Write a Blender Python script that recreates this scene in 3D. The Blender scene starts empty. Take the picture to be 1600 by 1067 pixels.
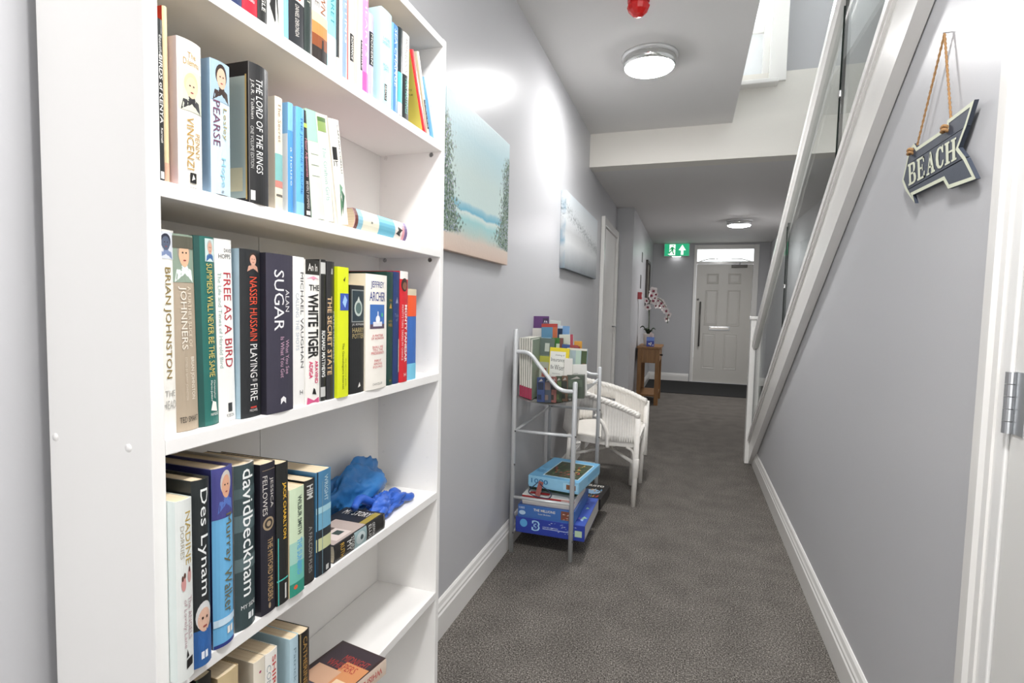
import bpy, bmesh, math, random
from mathutils import Vector, Matrix, noise
random.seed(7)
R = math.radians
# ------------------------------------------------------------------ camera
CAM_H = 1.2
FPX = 833.69
YAW, PITCH, ROLL = R(18.266), R(3.584), R(-1.284)
fw = Vector((-math.sin(YAW)*math.cos(PITCH), math.cos(YAW)*math.cos(PITCH), -math.sin(PITCH)))
rt0 = Vector((math.cos(YAW), math.sin(YAW), 0)); dn0 = fw.cross(rt0)
rt = rt0*math.cos(ROLL) + dn0*math.sin(ROLL); dn = -rt0*math.sin(ROLL) + dn0*math.cos(ROLL)
C = bpy.context.scene.collection
cd = bpy.data.cameras.new('camera'); cam = bpy.data.objects.new('camera', cd); C.objects.link(cam)
cd.sensor_width = 36; cd.lens = FPX/1600*36; cd.clip_start = .02
cam.matrix_world = Matrix(((rt.x, -dn.x, -fw.x, 0), (rt.y, -dn.y, -fw.y, 0), (rt.z, -dn.z, -fw.z, CAM_H), (0, 0, 0, 1)))
sc = bpy.context.scene; sc.camera = cam
# ------------------------------------------------------------------ world, exposure, lights
w = bpy.data.worlds.new('sky'); sc.world = w; w.use_nodes = True
w.node_tree.nodes['Background'].inputs[0].default_value = (.93, .96, 1, 1)
w.node_tree.nodes['Background'].inputs[1].default_value = 1.1
sc.view_settings.view_transform = 'Standard'; sc.view_settings.look = 'None'
sc.view_settings.gamma = 1; sc.view_settings.use_curve_mapping = False
sc.view_settings.exposure = 1.2
def area(name, loc, rot, sx, sy, power, col=(1, 1, 1)):
    l = bpy.data.lights.new(name, 'AREA'); l.shape = 'RECTANGLE'; l.size = sx; l.size_y = sy; l.energy = power; l.color = col
    o = bpy.data.objects.new(name, l); o.location = loc; o.rotation_euler = rot; C.objects.link(o); return o
area('added_rear_fill', (-.14, -2.28, 1.5), (R(90), 0, 0), 1.2, 1.9, 10.5, (1, .985, .96))  # unseen fill light added behind the camera to brighten the near corridor
area('daylight_through_stair_window', (.1, 4.58, 3.6), (R(-90), 0, 0), .8, 1.3, 125, (.97, .985, 1))
LAMP_E = 84.0
# ------------------------------------------------------------------ pixel -> place (1600x1067 frame)
def ray(px, py): return rt*((px-800)/FPX) + dn*((py-533.5)/FPX) + fw
def onx(px, py, X): d = ray(px, py); d *= X/d.x; return Vector((d.x, d.y, d.z+CAM_H))
def ony(px, py, Y): d = ray(px, py); d *= Y/d.y; return Vector((d.x, d.y, d.z+CAM_H))
def onz(px, py, Z): d = ray(px, py); d *= (Z-CAM_H)/d.z; return Vector((d.x, d.y, Z))
# ------------------------------------------------------------------ materials
def lin(h):
    if not isinstance(h, str): return tuple(h[:3])
    v = [int(h[i:i+2], 16)/255 for i in (0, 2, 4)]
    return tuple(c/12.92 if c <= .04045 else ((c+.055)/1.055)**2.4 for c in v)
MC = {}
def mat(col, rough=.5, metal=0, bump=0, bscale=200, var=.04, vscale=6, emit=0, coat=0, spec=.5, aniso=None):
    key = (str(col), rough, metal, bump, bscale, var, vscale, emit, coat, spec)
    if key in MC: return MC[key]
    m = bpy.data.materials.new('surface'); m.use_nodes = True; nt = m.node_tree; N = nt.nodes; L = nt.links
    b = N['Principled BSDF']; c = lin(col)
    b.inputs['Roughness'].default_value = rough; b.inputs['Metallic'].default_value = metal
    b.inputs['Specular IOR Level'].default_value = spec; b.inputs['Coat Weight'].default_value = coat
    tc = N.new('ShaderNodeTexCoord'); nz = N.new('ShaderNodeTexNoise'); nz.inputs['Scale'].default_value = vscale; nz.inputs['Detail'].default_value = 3
    L.new(tc.outputs['Object'], nz.inputs['Vector'])
    mx = N.new('ShaderNodeMix'); mx.data_type = 'RGBA'
    mx.inputs[6].default_value = (*[max(0, k*(1-var)) for k in c], 1); mx.inputs[7].default_value = (*[min(1, k*(1+var)) for k in c], 1)
    L.new(nz.outputs['Fac'], mx.inputs[0]); L.new(mx.outputs[2], b.inputs['Base Color'])
    if emit:
        b.inputs['Emission Color'].default_value = (*c, 1); b.inputs['Emission Strength'].default_value = emit
    if bump:
        n2 = N.new('ShaderNodeTexNoise'); n2.inputs['Scale'].default_value = bscale; n2.inputs['Detail'].default_value = 4
        bp = N.new('ShaderNodeBump'); bp.inputs['Strength'].default_value = bump; bp.inputs['Distance'].default_value = .003
        L.new(tc.outputs['Object'], n2.inputs['Vector']); L.new(n2.outputs['Fac'], bp.inputs['Height']); L.new(bp.outputs['Normal'], b.inputs['Normal'])
    MC[key] = m; return m
def node_mat(name):
    m = bpy.data.materials.new(name); m.use_nodes = True; nt = m.node_tree
    return m, nt.nodes, nt.links, nt.nodes['Principled BSDF']
def ramp(N, L, src, stops, interp='LINEAR'):
    r = N.new('ShaderNodeValToRGB'); r.color_ramp.interpolation = interp; e = r.color_ramp.elements
    while len(e) < len(stops): e.new(.5)
    for k, (p, c) in zip(e, stops): k.position = p; k.color = (*lin(c), 1)
    L.new(src, r.inputs[0]); return r.outputs[0]
def carpet_mat():
    m, N, L, b = node_mat('carpet'); tc = N.new('ShaderNodeTexCoord')
    n1 = N.new('ShaderNodeTexNoise'); n1.inputs['Scale'].default_value = 185; n1.inputs['Detail'].default_value = 4; n1.inputs['Roughness'].default_value = .75
    n2 = N.new('ShaderNodeTexNoise'); n2.inputs['Scale'].default_value = 7; n2.inputs['Detail'].default_value = 3
    L.new(tc.outputs['Object'], n1.inputs[0]); L.new(tc.outputs['Object'], n2.inputs[0])
    c1 = ramp(N, L, n1.outputs['Fac'], [(.36, '2c2926'), (.47, '625d58'), (.55, '7e7973'), (.66, 'bfb9b1')])
    mx = N.new('ShaderNodeMix'); mx.data_type = 'RGBA'; mx.blend_type = 'MULTIPLY'; mx.inputs[0].default_value = 1
    c2 = ramp(N, L, n2.outputs['Fac'], [(.3, 'e2e2e2'), (.7, 'ffffff')])
    L.new(c1, mx.inputs[6]); L.new(c2, mx.inputs[7]); L.new(mx.outputs[2], b.inputs['Base Color'])
    b.inputs['Roughness'].default_value = .95; b.inputs['Specular IOR Level'].default_value = .1
    bp = N.new('ShaderNodeBump'); bp.inputs['Strength'].default_value = .35; bp.inputs['Distance'].default_value = .003
    L.new(n1.outputs['Fac'], bp.inputs['Height']); L.new(bp.outputs[0], b.inputs['Normal']); return m
def wood_mat(c0='7a5630', c1='94693c'):
    m, N, L, b = node_mat('wood'); tc = N.new('ShaderNodeTexCoord'); mp = N.new('ShaderNodeMapping'); mp.inputs['Scale'].default_value = (30, 30, 3)
    n = N.new('ShaderNodeTexNoise'); n.inputs['Scale'].default_value = 1.6; n.inputs['Detail'].default_value = 5
    L.new(tc.outputs['Object'], mp.inputs[0]); L.new(mp.outputs[0], n.inputs[0])
    L.new(ramp(N, L, n.outputs['Fac'], [(.3, c0), (.7, c1)]), b.inputs['Base Color']); b.inputs['Roughness'].default_value = .45; return m
def pages_mat():
    m, N, L, b = node_mat('paper_edges'); tc = N.new('ShaderNodeTexCoord'); mp = N.new('ShaderNodeMapping'); mp.inputs['Scale'].default_value = (900, 4, 4)
    n = N.new('ShaderNodeTexNoise'); n.inputs['Scale'].default_value = 1; n.inputs['Detail'].default_value = 2
    L.new(tc.outputs['Object'], mp.inputs[0]); L.new(mp.outputs[0], n.inputs[0])
    L.new(ramp(N, L, n.outputs['Fac'], [(.3, 'cdb591'), (.7, 'eadcc0')]), b.inputs['Base Color']); b.inputs['Roughness'].default_value = .9; return m
def pages_white():
    m, N, L, b = node_mat('paper_edges'); tc = N.new('ShaderNodeTexCoord'); mp = N.new('ShaderNodeMapping'); mp.inputs['Scale'].default_value = (700, 4, 4)
    n = N.new('ShaderNodeTexNoise'); n.inputs['Scale'].default_value = 1
    L.new(tc.outputs['Object'], mp.inputs[0]); L.new(mp.outputs[0], n.inputs[0])
    L.new(ramp(N, L, n.outputs['Fac'], [(.3, '9a988f'), (.6, 'e6e2d8')]), b.inputs['Base Color']); b.inputs['Roughness'].default_value = .8; return m
def glass_mat(tint=(.965, .985, .975)):
    m, N, L, b = node_mat('clear_glass'); out = N['Material Output']; N.remove(b)
    t = N.new('ShaderNodeBsdfTransparent'); t.inputs[0].default_value = (*tint, 1)
    g = N.new('ShaderNodeBsdfGlossy'); g.inputs['Roughness'].default_value = .01
    f = N.new('ShaderNodeLayerWeight'); f.inputs[0].default_value = .5; p5 = N.new('ShaderNodeMath'); p5.operation = 'POWER'; p5.inputs[1].default_value = 5; L.new(f.outputs['Facing'], p5.inputs[0])
    ma = N.new('ShaderNodeMath'); ma.operation = 'MULTIPLY_ADD'; ma.inputs[1].default_value = .85; ma.inputs[2].default_value = .035; L.new(p5.outputs[0], ma.inputs[0])
    x = N.new('ShaderNodeMixShader'); L.new(ma.outputs[0], x.inputs[0]); L.new(t.outputs[0], x.inputs[1]); L.new(g.outputs[0], x.inputs[2]); L.new(x.outputs[0], out.inputs[0]); return m
WALL = mat('c1c1c3', .33, bump=.04, bscale=160, var=.015, vscale=2, spec=.11)
WHITE_WALL = mat('e6e2da', .6, bump=.03, bscale=160, var=.012, vscale=2)
CEIL = mat('e2e0de', .7, bump=.02, bscale=120, var=.012, vscale=2)
GLOSS = mat('eceae6', .18, var=.01, spec=.5)
SHELFW = mat('f1efec', .38, var=.008)
CARPET = carpet_mat(); PAGES = pages_mat(); PAGESW = pages_white(); GLASS = glass_mat(); WOOD = wood_mat()
STEEL = mat('c4c6c8', .32, metal=.9, var=.02); CHROME = mat('d8d8d8', .12, metal=1, var=.02); BLACK = mat('141414', .4)
SILVER = mat('d2d4d5', .34, metal=.25, var=.03)
WICKER = mat('efebe4', .5, bump=.5, bscale=260, var=.07, vscale=60)
# ------------------------------------------------------------------ geometry helpers
def obj(name, bm, m=None, parent=None, smooth=False, loc=None, rot=None):
    me = bpy.data.meshes.new(name)
    if isinstance(bm, bmesh.types.BMesh):
        bmesh.ops.recalc_face_normals(bm, faces=bm.faces); bm.to_mesh(me); bm.free()
    else: me.from_pydata([tuple(v) for v in bm[0]], [], bm[1])
    o = bpy.data.objects.new(name, me); C.objects.link(o)
    if m is not None:
        for k in (m if isinstance(m, (list, tuple)) else [m]): me.materials.append(k)
    if smooth: me.polygons.foreach_set('use_smooth', [True]*len(me.polygons))
    if parent: o.parent = parent
    if loc is not None: o.location = loc
    if rot is not None: o.rotation_euler = rot
    return o
def tag(o, label, cat, group=None):
    o['label'] = label; o['category'] = cat
    if group: o['group'] = group
    return o
def thing(name, label, cat, loc=(0, 0, 0), rot=(0, 0, 0), group=None):
    o = bpy.data.objects.new(name, None); o.empty_display_size = .05; C.objects.link(o); o.location = loc; o.rotation_euler = rot
    return tag(o, label, cat, group)
def struct(name, bm, m, parent=None, smooth=False):
    o = obj(name, bm, m, parent, smooth)
    if not parent: o['kind'] = 'structure'
    return o
def bx(x0, x1, y0, y1, z0, z1, bev=0, bm=None, seg=2):
    own = bm or bmesh.new(); n0 = len(own.verts)
    r = bmesh.ops.create_cube(own, size=1)
    for v in r['verts']: v.co = Vector(((x0+x1)/2+v.co.x*(x1-x0), (y0+y1)/2+v.co.y*(y1-y0), (z0+z1)/2+v.co.z*(z1-z0)))
    if bev:
        es = list({e for v in r['verts'] for e in v.link_edges})
        bmesh.ops.bevel(own, geom=es, offset=bev, segments=seg, affect='EDGES', profile=.6)
    return own
def prism(poly, fn, a, b, bm=None):
    """extrude 2D polygon; fn(u,v,t) -> point for t in (a,b)"""
    own = bm or bmesh.new(); n = len(poly)
    A = [own.verts.new(fn(u, v, a)) for u, v in poly]; B = [own.verts.new(fn(u, v, b)) for u, v in poly]
    own.faces.new(A); own.faces.new(B[::-1])
    for i in range(n): own.faces.new((A[i], A[(i+1) % n], B[(i+1) % n], B[i]))
    return own
def catmull(pts, n=6):
    P = [Vector(p) for p in pts]; P = [P[0]*2-P[1]]+P+[P[-1]*2-P[-2]]; out = []
    for i in range(1, len(P)-2):
        for k in range(n):
            t = k/n; a, b, c, d = P[i-1:i+3]
            out.append(.5*((2*b)+(c-a)*t+(2*a-5*b+4*c-d)*t*t+(3*b-a-3*c+d)*t**3))
    return out+[P[-2]]
def tube(pts, r, seg=8, bm=None, cap=True):
    own = bm or bmesh.new(); P = [Vector(p) for p in pts]; rings = []; up = None
    rr = r if isinstance(r, (list, tuple)) else [r]*len(P)
    for i, p in enumerate(P):
        t = (P[min(i+1, len(P)-1)]-P[max(i-1, 0)]).normalized()
        if up is None: up = t.orthogonal().normalized()
        u = (up-t*up.dot(t)).normalized(); up = u; v = t.cross(u)
        rings.append([own.verts.new(p+(u*math.cos(2*math.pi*k/seg)+v*math.sin(2*math.pi*k/seg))*rr[i]) for k in range(seg)])
    for a, b in zip(rings, rings[1:]):
        for k in range(seg): own.faces.new((a[k], a[(k+1) % seg], b[(k+1) % seg], b[k]))
    if cap: own.faces.new(rings[0][::-1]); own.faces.new(rings[-1])
    return own
def lathe(prof, seg=32, bm=None, cx=0, cy=0):
    own = bm or bmesh.new(); rings = []
    for r, z in prof:
        rings.append([own.verts.new((cx+max(r, 1e-5)*math.cos(2*math.pi*k/seg), cy+max(r, 1e-5)*math.sin(2*math.pi*k/seg), z)) for k in range(seg)])
    for a, b in zip(rings, rings[1:]):
        for k in range(seg): own.faces.new((a[k], a[(k+1) % seg], b[(k+1) % seg], b[k]))
    return own
def grid(fn, nu, nv, keep=lambda i, j: True, bm=None):
    own = bm or bmesh.new(); V = [[own.verts.new(fn(i/nu, j/nv)) for j in range(nv+1)] for i in range(nu+1)]
    for i in range(nu):
        for j in range(nv):
            if keep(i, j): own.faces.new((V[i][j], V[i+1][j], V[i+1][j+1], V[i][j+1]))
    for v in [v for v in own.verts if not v.link_faces]: own.verts.remove(v)
    return own
TXT = {}
def text2d(s, bold=0, sp=1.0):
    """triangulated flat lettering scaled to the unit box: verts, faces"""
    k = (s, bold, sp)
    if k in TXT: return TXT[k]
    cu = bpy.data.curves.new('t', 'FONT'); cu.body = s; cu.resolution_u = 2; cu.offset = bold; cu.space_character = sp
    o = bpy.data.objects.new('t', cu); me = bpy.data.meshes.new_from_object(o)
    vs = [(v.co.x, v.co.y) for v in me.vertices]; fs = [tuple(p.vertices) for p in me.polygons]
    bpy.data.objects.remove(o); bpy.data.curves.remove(cu); bpy.data.meshes.remove(me)
    x0 = min(v[0] for v in vs); x1 = max(v[0] for v in vs); y0 = min(v[1] for v in vs); y1 = max(v[1] for v in vs)
    TXT[k] = ([((x-x0)/(x1-x0), (y-y0)/max(y1-y0, 1e-6)) for x, y in vs], fs, (x1-x0)/max(y1-y0, 1e-6)); return TXT[k]
SPL = {}
def split_tall(t, bold, step):
    k = (t, bold, round(step, 2))
    if k not in SPL:
        vs, fs = text2d(t, bold)[:2]; bm = bmesh.new(); V = [bm.verts.new((x, y, 0)) for x, y in vs]
        for f in fs:
            try: bm.faces.new([V[i] for i in f])
            except ValueError: pass
        bmesh.ops.triangulate(bm, faces=bm.faces)
        y = step
        while y < 1:
            bmesh.ops.bisect_plane(bm, geom=bm.verts[:]+bm.edges[:]+bm.faces[:], plane_co=(0, y, 0), plane_no=(0, 1, 0)); y += step
        bm.verts.index_update(); SPL[k] = ([(v.co.x, v.co.y) for v in bm.verts], [tuple(v.index for v in f.verts) for f in bm.faces]); bm.free()
    return SPL[k]
def ell(cx, cy, rx, ry, n=18, a0=0, a1=2*math.pi): return [(cx+rx*math.cos(a0+(a1-a0)*k/n), cy+ry*math.sin(a0+(a1-a0)*k/n)) for k in range(n)]
class Decals:
    """flat print laid on a face: fn(u, v, lift) -> local point, u,v in 0..1"""
    def __init__(s, fn, parent, curved=False): s.fn = fn; s.p = parent; s.k = 0; s.curved = curved; s.emit = 0
    def lift(s): s.k += 1; return .00025+.00006*s.k
    def rect(s, u0, u1, v0, v1, col, name='printed_panel', rough=.45):
        h = s.lift(); n = 6; V = []; F = []
        for i in range(n+1): V += [s.fn(u0+(u1-u0)*i/n, v0, h), s.fn(u0+(u1-u0)*i/n, v1, h)]
        for i in range(n): F.append((2*i, 2*i+2, 2*i+3, 2*i+1))
        return obj(name, (V, F), mat(col, rough, emit=s.emit), s.p)
    def poly(s, pts, col, name='printed_panel'):
        h = s.lift(); c = (sum(p[0] for p in pts)/len(pts), sum(p[1] for p in pts)/len(pts))
        n = len(pts); V = [s.fn(*c, h)]; F = []
        for t in (1/3, 2/3, 1): V += [s.fn(c[0]+(u-c[0])*t, c[1]+(v-c[1])*t, h) for u, v in pts]
        F += [(0, 1+i, 1+(i+1) % n) for i in range(n)]
        for r_ in (0, 1): F += [(1+r_*n+i, 1+(r_+1)*n+i, 1+(r_+1)*n+(i+1) % n, 1+r_*n+(i+1) % n) for i in range(n)]
        return obj(name, (V, F), mat(col, .45, emit=s.emit), s.p)
    def text(s, t, u0, u1, v0, v1, col, ang=0, bold=0, name='title_lettering', rough=.45):
        """ang 0: reads along +u;  -90: reads downwards;  90: reads upwards; 180: upside down"""
        vs, fs = text2d(t, bold)[:2]; h = s.lift(); V = []
        if ang in (90, -90) and s.curved and u1-u0 > .2: vs, fs = split_tall(t, bold, .12/(u1-u0))
        for x, y in vs:
            if ang == -90: a, b = y, 1-x
            elif ang == 90: a, b = 1-y, x
            elif ang == 180: a, b = 1-x, 1-y
            elif ang == 'flip': a, b = 1-x, y
            else: a, b = x, y
            V.append(s.fn(u0+(u1-u0)*a, v0+(v1-v0)*b, h))
        return obj(name, (V, fs), mat(col, rough), s.p)
    def face(s, u0, u1, v0, v1, bg, skin, hair, shirt):
        q = lambda a, b: (u0+(u1-u0)*a, v0+(v1-v0)*b)
        s.rect(u0, u1, v0, v1, bg, 'portrait_panel')
        s.poly([q(.08, 0), q(.92, 0), q(.84, .26), q(.6, .36), q(.4, .36), q(.16, .26)], shirt, 'portrait_panel')
        s.poly([q(*p) for p in ell(.5, .66, .3, .28)], hair, 'portrait_panel')
        s.poly([q(*p) for p in ell(.5, .58, .24, .26)], skin, 'portrait_panel')
        s.poly([q(*p) for p in ell(.42, .62, .04, .02, 8)], '3a2c26', 'portrait_panel'); s.poly([q(*p) for p in ell(.58, .62, .04, .02, 8)], '3a2c26', 'portrait_panel')
        s.poly([q(*p) for p in ell(.5, .46, .07, .018, 8)], '9c4a44', 'portrait_panel')
# ================================================================== THE SETTING
XL, XR, YB, YE, ZC = -.824, .537, -2.3, 9.66, 2.63
XR2, ZC2, YS, XP, YP = 1.22, 2.365, 4.42, -.635, 6.24
struct('floor', bx(XL-.1, XR2+.1, YB-.1, YE+.1, -.1, 0), CARPET)
mt = obj('doormat', bx(XP+.012, XR2-.02, 8.17, YE-.03, 0, .008, .003), mat('242424', .95, bump=.8, bscale=500, var=.3, vscale=300))
tag(mt, 'dark charcoal entrance matting in front of the far panelled door', 'doormat')
struct('wall_left', bx(XL-.12, XL, YB, YP, 0, 5.2), WALL)
struct('wall_pillar', bx(XL-.12, XP, YP, YE, 0, ZC2+.1), WALL)
# unseen rear wall; its window opening is added to let fill light in
rw = bx(XL, -.74, YB-.1, YB, 0, ZC); bx(.46, XR2, YB-.1, YB, 0, ZC, bm=rw); bx(-.74, .46, YB-.1, YB, 0, .55, bm=rw); bx(-.74, .46, YB-.1, YB, 2.45, ZC, bm=rw)
struct('wall_back', rw, WALL)
wf = bx(-.76, -.7, YB-.05, YB+.02, .52, 2.48); bx(.42, .48, YB-.05, YB+.02, .52, 2.48, bm=wf); bx(-.7, .42, YB-.05, YB+.02, .52, .58, bm=wf); bx(-.7, .42, YB-.05, YB+.02, 2.42, 2.48, bm=wf)
struct('added_rear_window', wf, GLOSS)  # unseen window frame, added around the rear fill light
# wall under the stairs (sloping top)
zc_ = lambda y: 2.076-.6616*(y-1.779)          # top of stringer capping
zb_ = lambda y: 1.922-.654*(y-1.656)           # bottom of stringer
yt = (1.922-ZC)/.654+1.656
struct('wall_right', prism([(YB, 0), (4.59, 0), (4.59, zb_(4.59)+.06), (yt, ZC), (YB, ZC)], lambda u, v, t: (t, u, v), XR, XR+.06), WALL)
struct('wall_stair', bx(XR2, XR2+.12, YB, YE, 0, 5.2), WALL)
ew = bx(XP-.3, .045, YE, YE+.12, 0, ZC2+.1); bx(1.055, XR2+.1, YE, YE+.12, 0, ZC2+.1, bm=ew); bx(.045, 1.055, YE, YE+.12, 2.335, ZC2+.1, bm=ew)
struct('wall_end', ew, WALL)
cl = bx(XL, .25, YB, YS, ZC, ZC+.28); bx(.25, XR2, YB, -.2, ZC, ZC+.28, bm=cl)
struct('ceiling', cl, CEIL)
struct('ceiling_hall', bx(XL-.1, XR2+.1, YS+.16, YE, ZC2, ZC2+.1), CEIL)
bh = bx(XL, XR2, YS, YS+.16, ZC2+.0, 2.97); struct('wall_bulkhead', bh, WHITE_WALL)
uw = bx(XL, -.42, YS+.1, YS+.26, 2.97, 5.2); bx(.60, XR2, YS+.1, YS+.26, 2.97, 5.2, bm=uw); bx(-.42, .60, YS+.1, YS+.26, 4.3, 5.2, bm=uw)
struct('wall_landing', uw, WALL)
struct('ceiling_landing', bx(XL-.1, XR2+.1, YB, YS+.3, 5.2, 5.3), CEIL)
struct('wall_landing_back', bx(XL, XR2, YB-.1, YB, ZC, 5.2), WALL)
# stair window
win = thing('window_2', 'window', 'window'); del win['label'], win['category']; win['kind'] = 'structure'
fr = bx(.485, .6, YS-.02, YS+.1, 2.9, 4.3, .006); bx(-.42, -.34, YS-.02, YS+.1, 2.9, 4.3, .006, bm=fr); bx(-.34, .485, YS, YS+.08, 4.22, 4.3, .004, bm=fr)
obj('window_frame', fr, GLOSS, win)
fr = bx(.44, .487, YS+.01, YS+.07, 2.91, 4.22, .005); bx(-.34, -.29, YS+.01, YS+.07, 2.91, 4.22, .005, bm=fr); bx(-.29, .44, YS+.01, YS+.07, 3.27, 3.33, .005, bm=fr); bx(.05, .09, YS+.012, YS+.068, 3.33, 4.22, .004, bm=fr)
obj('sash', fr, GLOSS, win)
obj('window_sill', bx(-.5, .545, YS-.09, YS+.02, 2.868, 2.9, .008), GLOSS, win)
obj('panel', bx(-.29, .44, YS+.03, YS+.045, 2.905, 3.27), mat('e9ebec', .12), win)
for a, b in ((-.29, .05), (.09, .44)): obj('pane', bx(a, b, YS+.034, YS+.04, 3.33, 4.22), GLASS, win)
# skirting boards
def skirting(name, a, b, side, m=GLOSS):
    prof = [(0, 0), (.018, 0), (.018, .088), (.0145, .095), (.0145, .104), (.011, .112), (.008, .128), (.003, .136), (0, .136)]
    a = Vector((*a, 0)); b = Vector((*b, 0)); n = Vector((*side, 0))
    struct(name, prism(prof, lambda u, v, t: (a.lerp(b, t)+n*u+Vector((0, 0, v))), 0, 1), m)
skirting('baseboard_left', (XL, YB), (XL, 5.12), (1, 0)); skirting('baseboard_right', (XR, 1.23), (XR, 4.575), (-1, 0))
skirting('baseboard_pillar', (XL, YP), (XP, YP), (0, -1)); skirting('baseboard_pillar_side', (XP, YP), (XP, YE), (1, 0))
skirting('baseboard_end', (XP, YE), (.03, YE), (0, -1)); skirting('baseboard_end_right', (1.07, YE), (XR2, YE), (0, -1))
skirting('baseboard_stair', (XR2, 4.7), (XR2, YE), (-1, 0))
# door at right edge, closed, in the wall under the stairs
def door_root(name):
    d = bpy.data.objects.new(name, None); C.objects.link(d); d['kind'] = 'structure'; return d
d3 = door_root('door_3')
prof = [(0, 0), (0, .014), (.012, .020), (.030, .020), (.036, .024), (.048, .024), (.056, .018), (.068, .016), (.068, 0)]
obj('architrave', prism(prof, lambda u, v, t: (XR-v, 1.23-u, t), 0, 2.06), GLOSS, d3)
obj('architrave', prism(prof, lambda u, v, t: (XR-v, .22+u, t), 0, 2.06), GLOSS, d3)
obj('architrave', prism(prof, lambda u, v, t: (XR-v, t, 2.09-u), .22, 1.23), GLOSS, d3)
obj('frame', bx(XR-.012, XR+.01, 1.128, 1.164, 0, 2.03, .003), mat('f3f2ef', .18, var=.01), d3)
obj('door_leaf', bx(XR-.008, XR+.01, .29, 1.124, .008, 2.02, .002), mat('e4e3df', .3, var=.01), d3)
hg = thing('h', 'h', 'h'); del hg['label'], hg['category']; hg.name = 'hinge'; hg.parent = d3
for k in range(5):
    z0 = 1.006+k*.0212
    obj('knuckle', lathe([(0, z0), (.0075, z0), (.0075, z0+.0200), (0, z0+.0200)], 16, cx=XR-.014, cy=1.122), STEEL, hg, smooth=False)
obj('leaf_plate', bx(XR-.0095, XR-.008, 1.085, 1.118, 1.006, 1.112), STEEL, hg)
# side door on the left wall, seen edge on
d2 = door_root('door_2')
for y0, y1 in ((5.12, 5.195), (6.15, 6.225)): obj('architrave', bx(XL, XL+.035, y0, y1, 0, 2.09, .006), GLOSS, d2)
obj('architrave', bx(XL, XL+.028, 5.195, 6.15, 2.015, 2.09, .006), GLOSS, d2)
obj('door_leaf', bx(XL, XL+.006, 5.2, 6.145, .01, 2.012), mat('e6e4df', .35, var=.01), d2)
obj('door_handle', tube([(XL+.006, 6.05, 1.02), (XL+.05, 6.05, 1.02), (XL+.05, 5.95, 1.02)], .008), STEEL, d2, smooth=True)
# front door at the far end
d1 = door_root('door_1'); YD = YE
DOORC = mat('d6d3cc', .35, var=.015)
f = bx(.045, .092, YD-.025, YD+.06, 0, 2.335, .006); bx(.972, 1.055, YD-.025, YD+.06, 0, 2.335, .006, bm=f); bx(.092, .972, YD-.025, YD+.06, 2.262, 2.335, .006, bm=f); bx(.092, .972, YD-.02, YD+.06, 2.015, 2.06, .005, bm=f)
obj('frame', f, GLOSS, d1)
lf = obj('door_leaf', bx(.094, .97, YD+.005, YD+.05, .012, 2.012, .003), DOORC, d1)
for (a, b, c, e) in ((.26, .45, 1.68, 1.86), (.60, .80, 1.68, 1.86), (.245, .45, .98, 1.58), (.595, .80, .98, 1.58), (.23, .44, .24, .85), (.575, .785, .24, .85)):
    p = bmesh.new()
    loops = [(0, 0), (.014, -.010), (.028, .000), (.05, -.004)]
    rings = [[p.verts.new((x, YD+.005+o_, z)) for x, z in ((a+i_, c+i_), (b-i_, c+i_), (b-i_, e-i_), (a+i_, e-i_))] for i_, o_ in ((0, -.0005), (.010, -.007), (.022, -.001), (.04, -.005))]
    for q0, q1 in zip(rings, rings[1:]):
        for k in range(4): p.faces.new((q0[k], q0[(k+1) % 4], q1[(k+1) % 4], q1[k]))
    p.faces.new(rings[-1]); obj('panel', p, DOORC, lf)
ph = obj('pull_handle', tube([(.175, YD-.05, .62), (.175, YD-.05, 1.38)], .013, 10), mat('6e6c68', .3, metal=.6), lf, smooth=True)
for z in (.7, 1.3): obj('handle_mount', tube([(.175, YD+.005, z), (.175, YD-.05, z)], .008), STEEL, lf)
ls = obj('letter_plate', bx(.33, .655, YD-.008, YD+.006, .90, .965, .004), STEEL, lf); obj('letter_flap', bx(.345, .64, YD-.014, YD-.008, .915, .952, .003), mat('e8e2da', .25, metal=.3), lf)
obj('lock_knob', lathe([(0, 0), (.018, 0), (.018, .02), (0, .022)], 16), CHROME, lf, True, (.135, YD+.005, 1.42), (R(90), 0, 0))
cz = obj('door_closer', bx(.64, .88, YD-.05, YD+.004, 1.955, 2.0, .006), mat('5f5c57', .4, metal=.3), lf)
obj('closer_arm', tube([(.76, YD-.04, 2.0), (.77, YD-.06, 2.04), (.8, YD-.03, 2.05)], .008), STEEL, lf)
for z in (.3, 1.0, 1.75): obj('door_hinge', tube([(.972, YD-.006, z), (.972, YD-.006, z+.1)], .009), mat('c9c6c0', .4), d1)
obj('fanlight_pane', bx(.092, .972, YD+.02, YD+.026, 2.06, 2.262), GLASS, d1)
arc = bmesh.new()
for s in (-1, 1): tube(catmull([(.532+s*.40, YD+.016, 2.062), (.532+s*.25, YD+.016, 2.10), (.532+s*.1, YD+.016, 2.105)]), .007, 6, bm=arc)
obj('fanlight_bar', arc, mat('b5b0a8', .4), d1)
obj('threshold', bx(.05, 1.05, YD-.03, YD+.05, 0, .012, .003), STEEL, d1)
struct('ground_outside', bx(-3, 4, YE+.12, YE+6, -.15, -.05), mat('a8a49c', .9))
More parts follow.
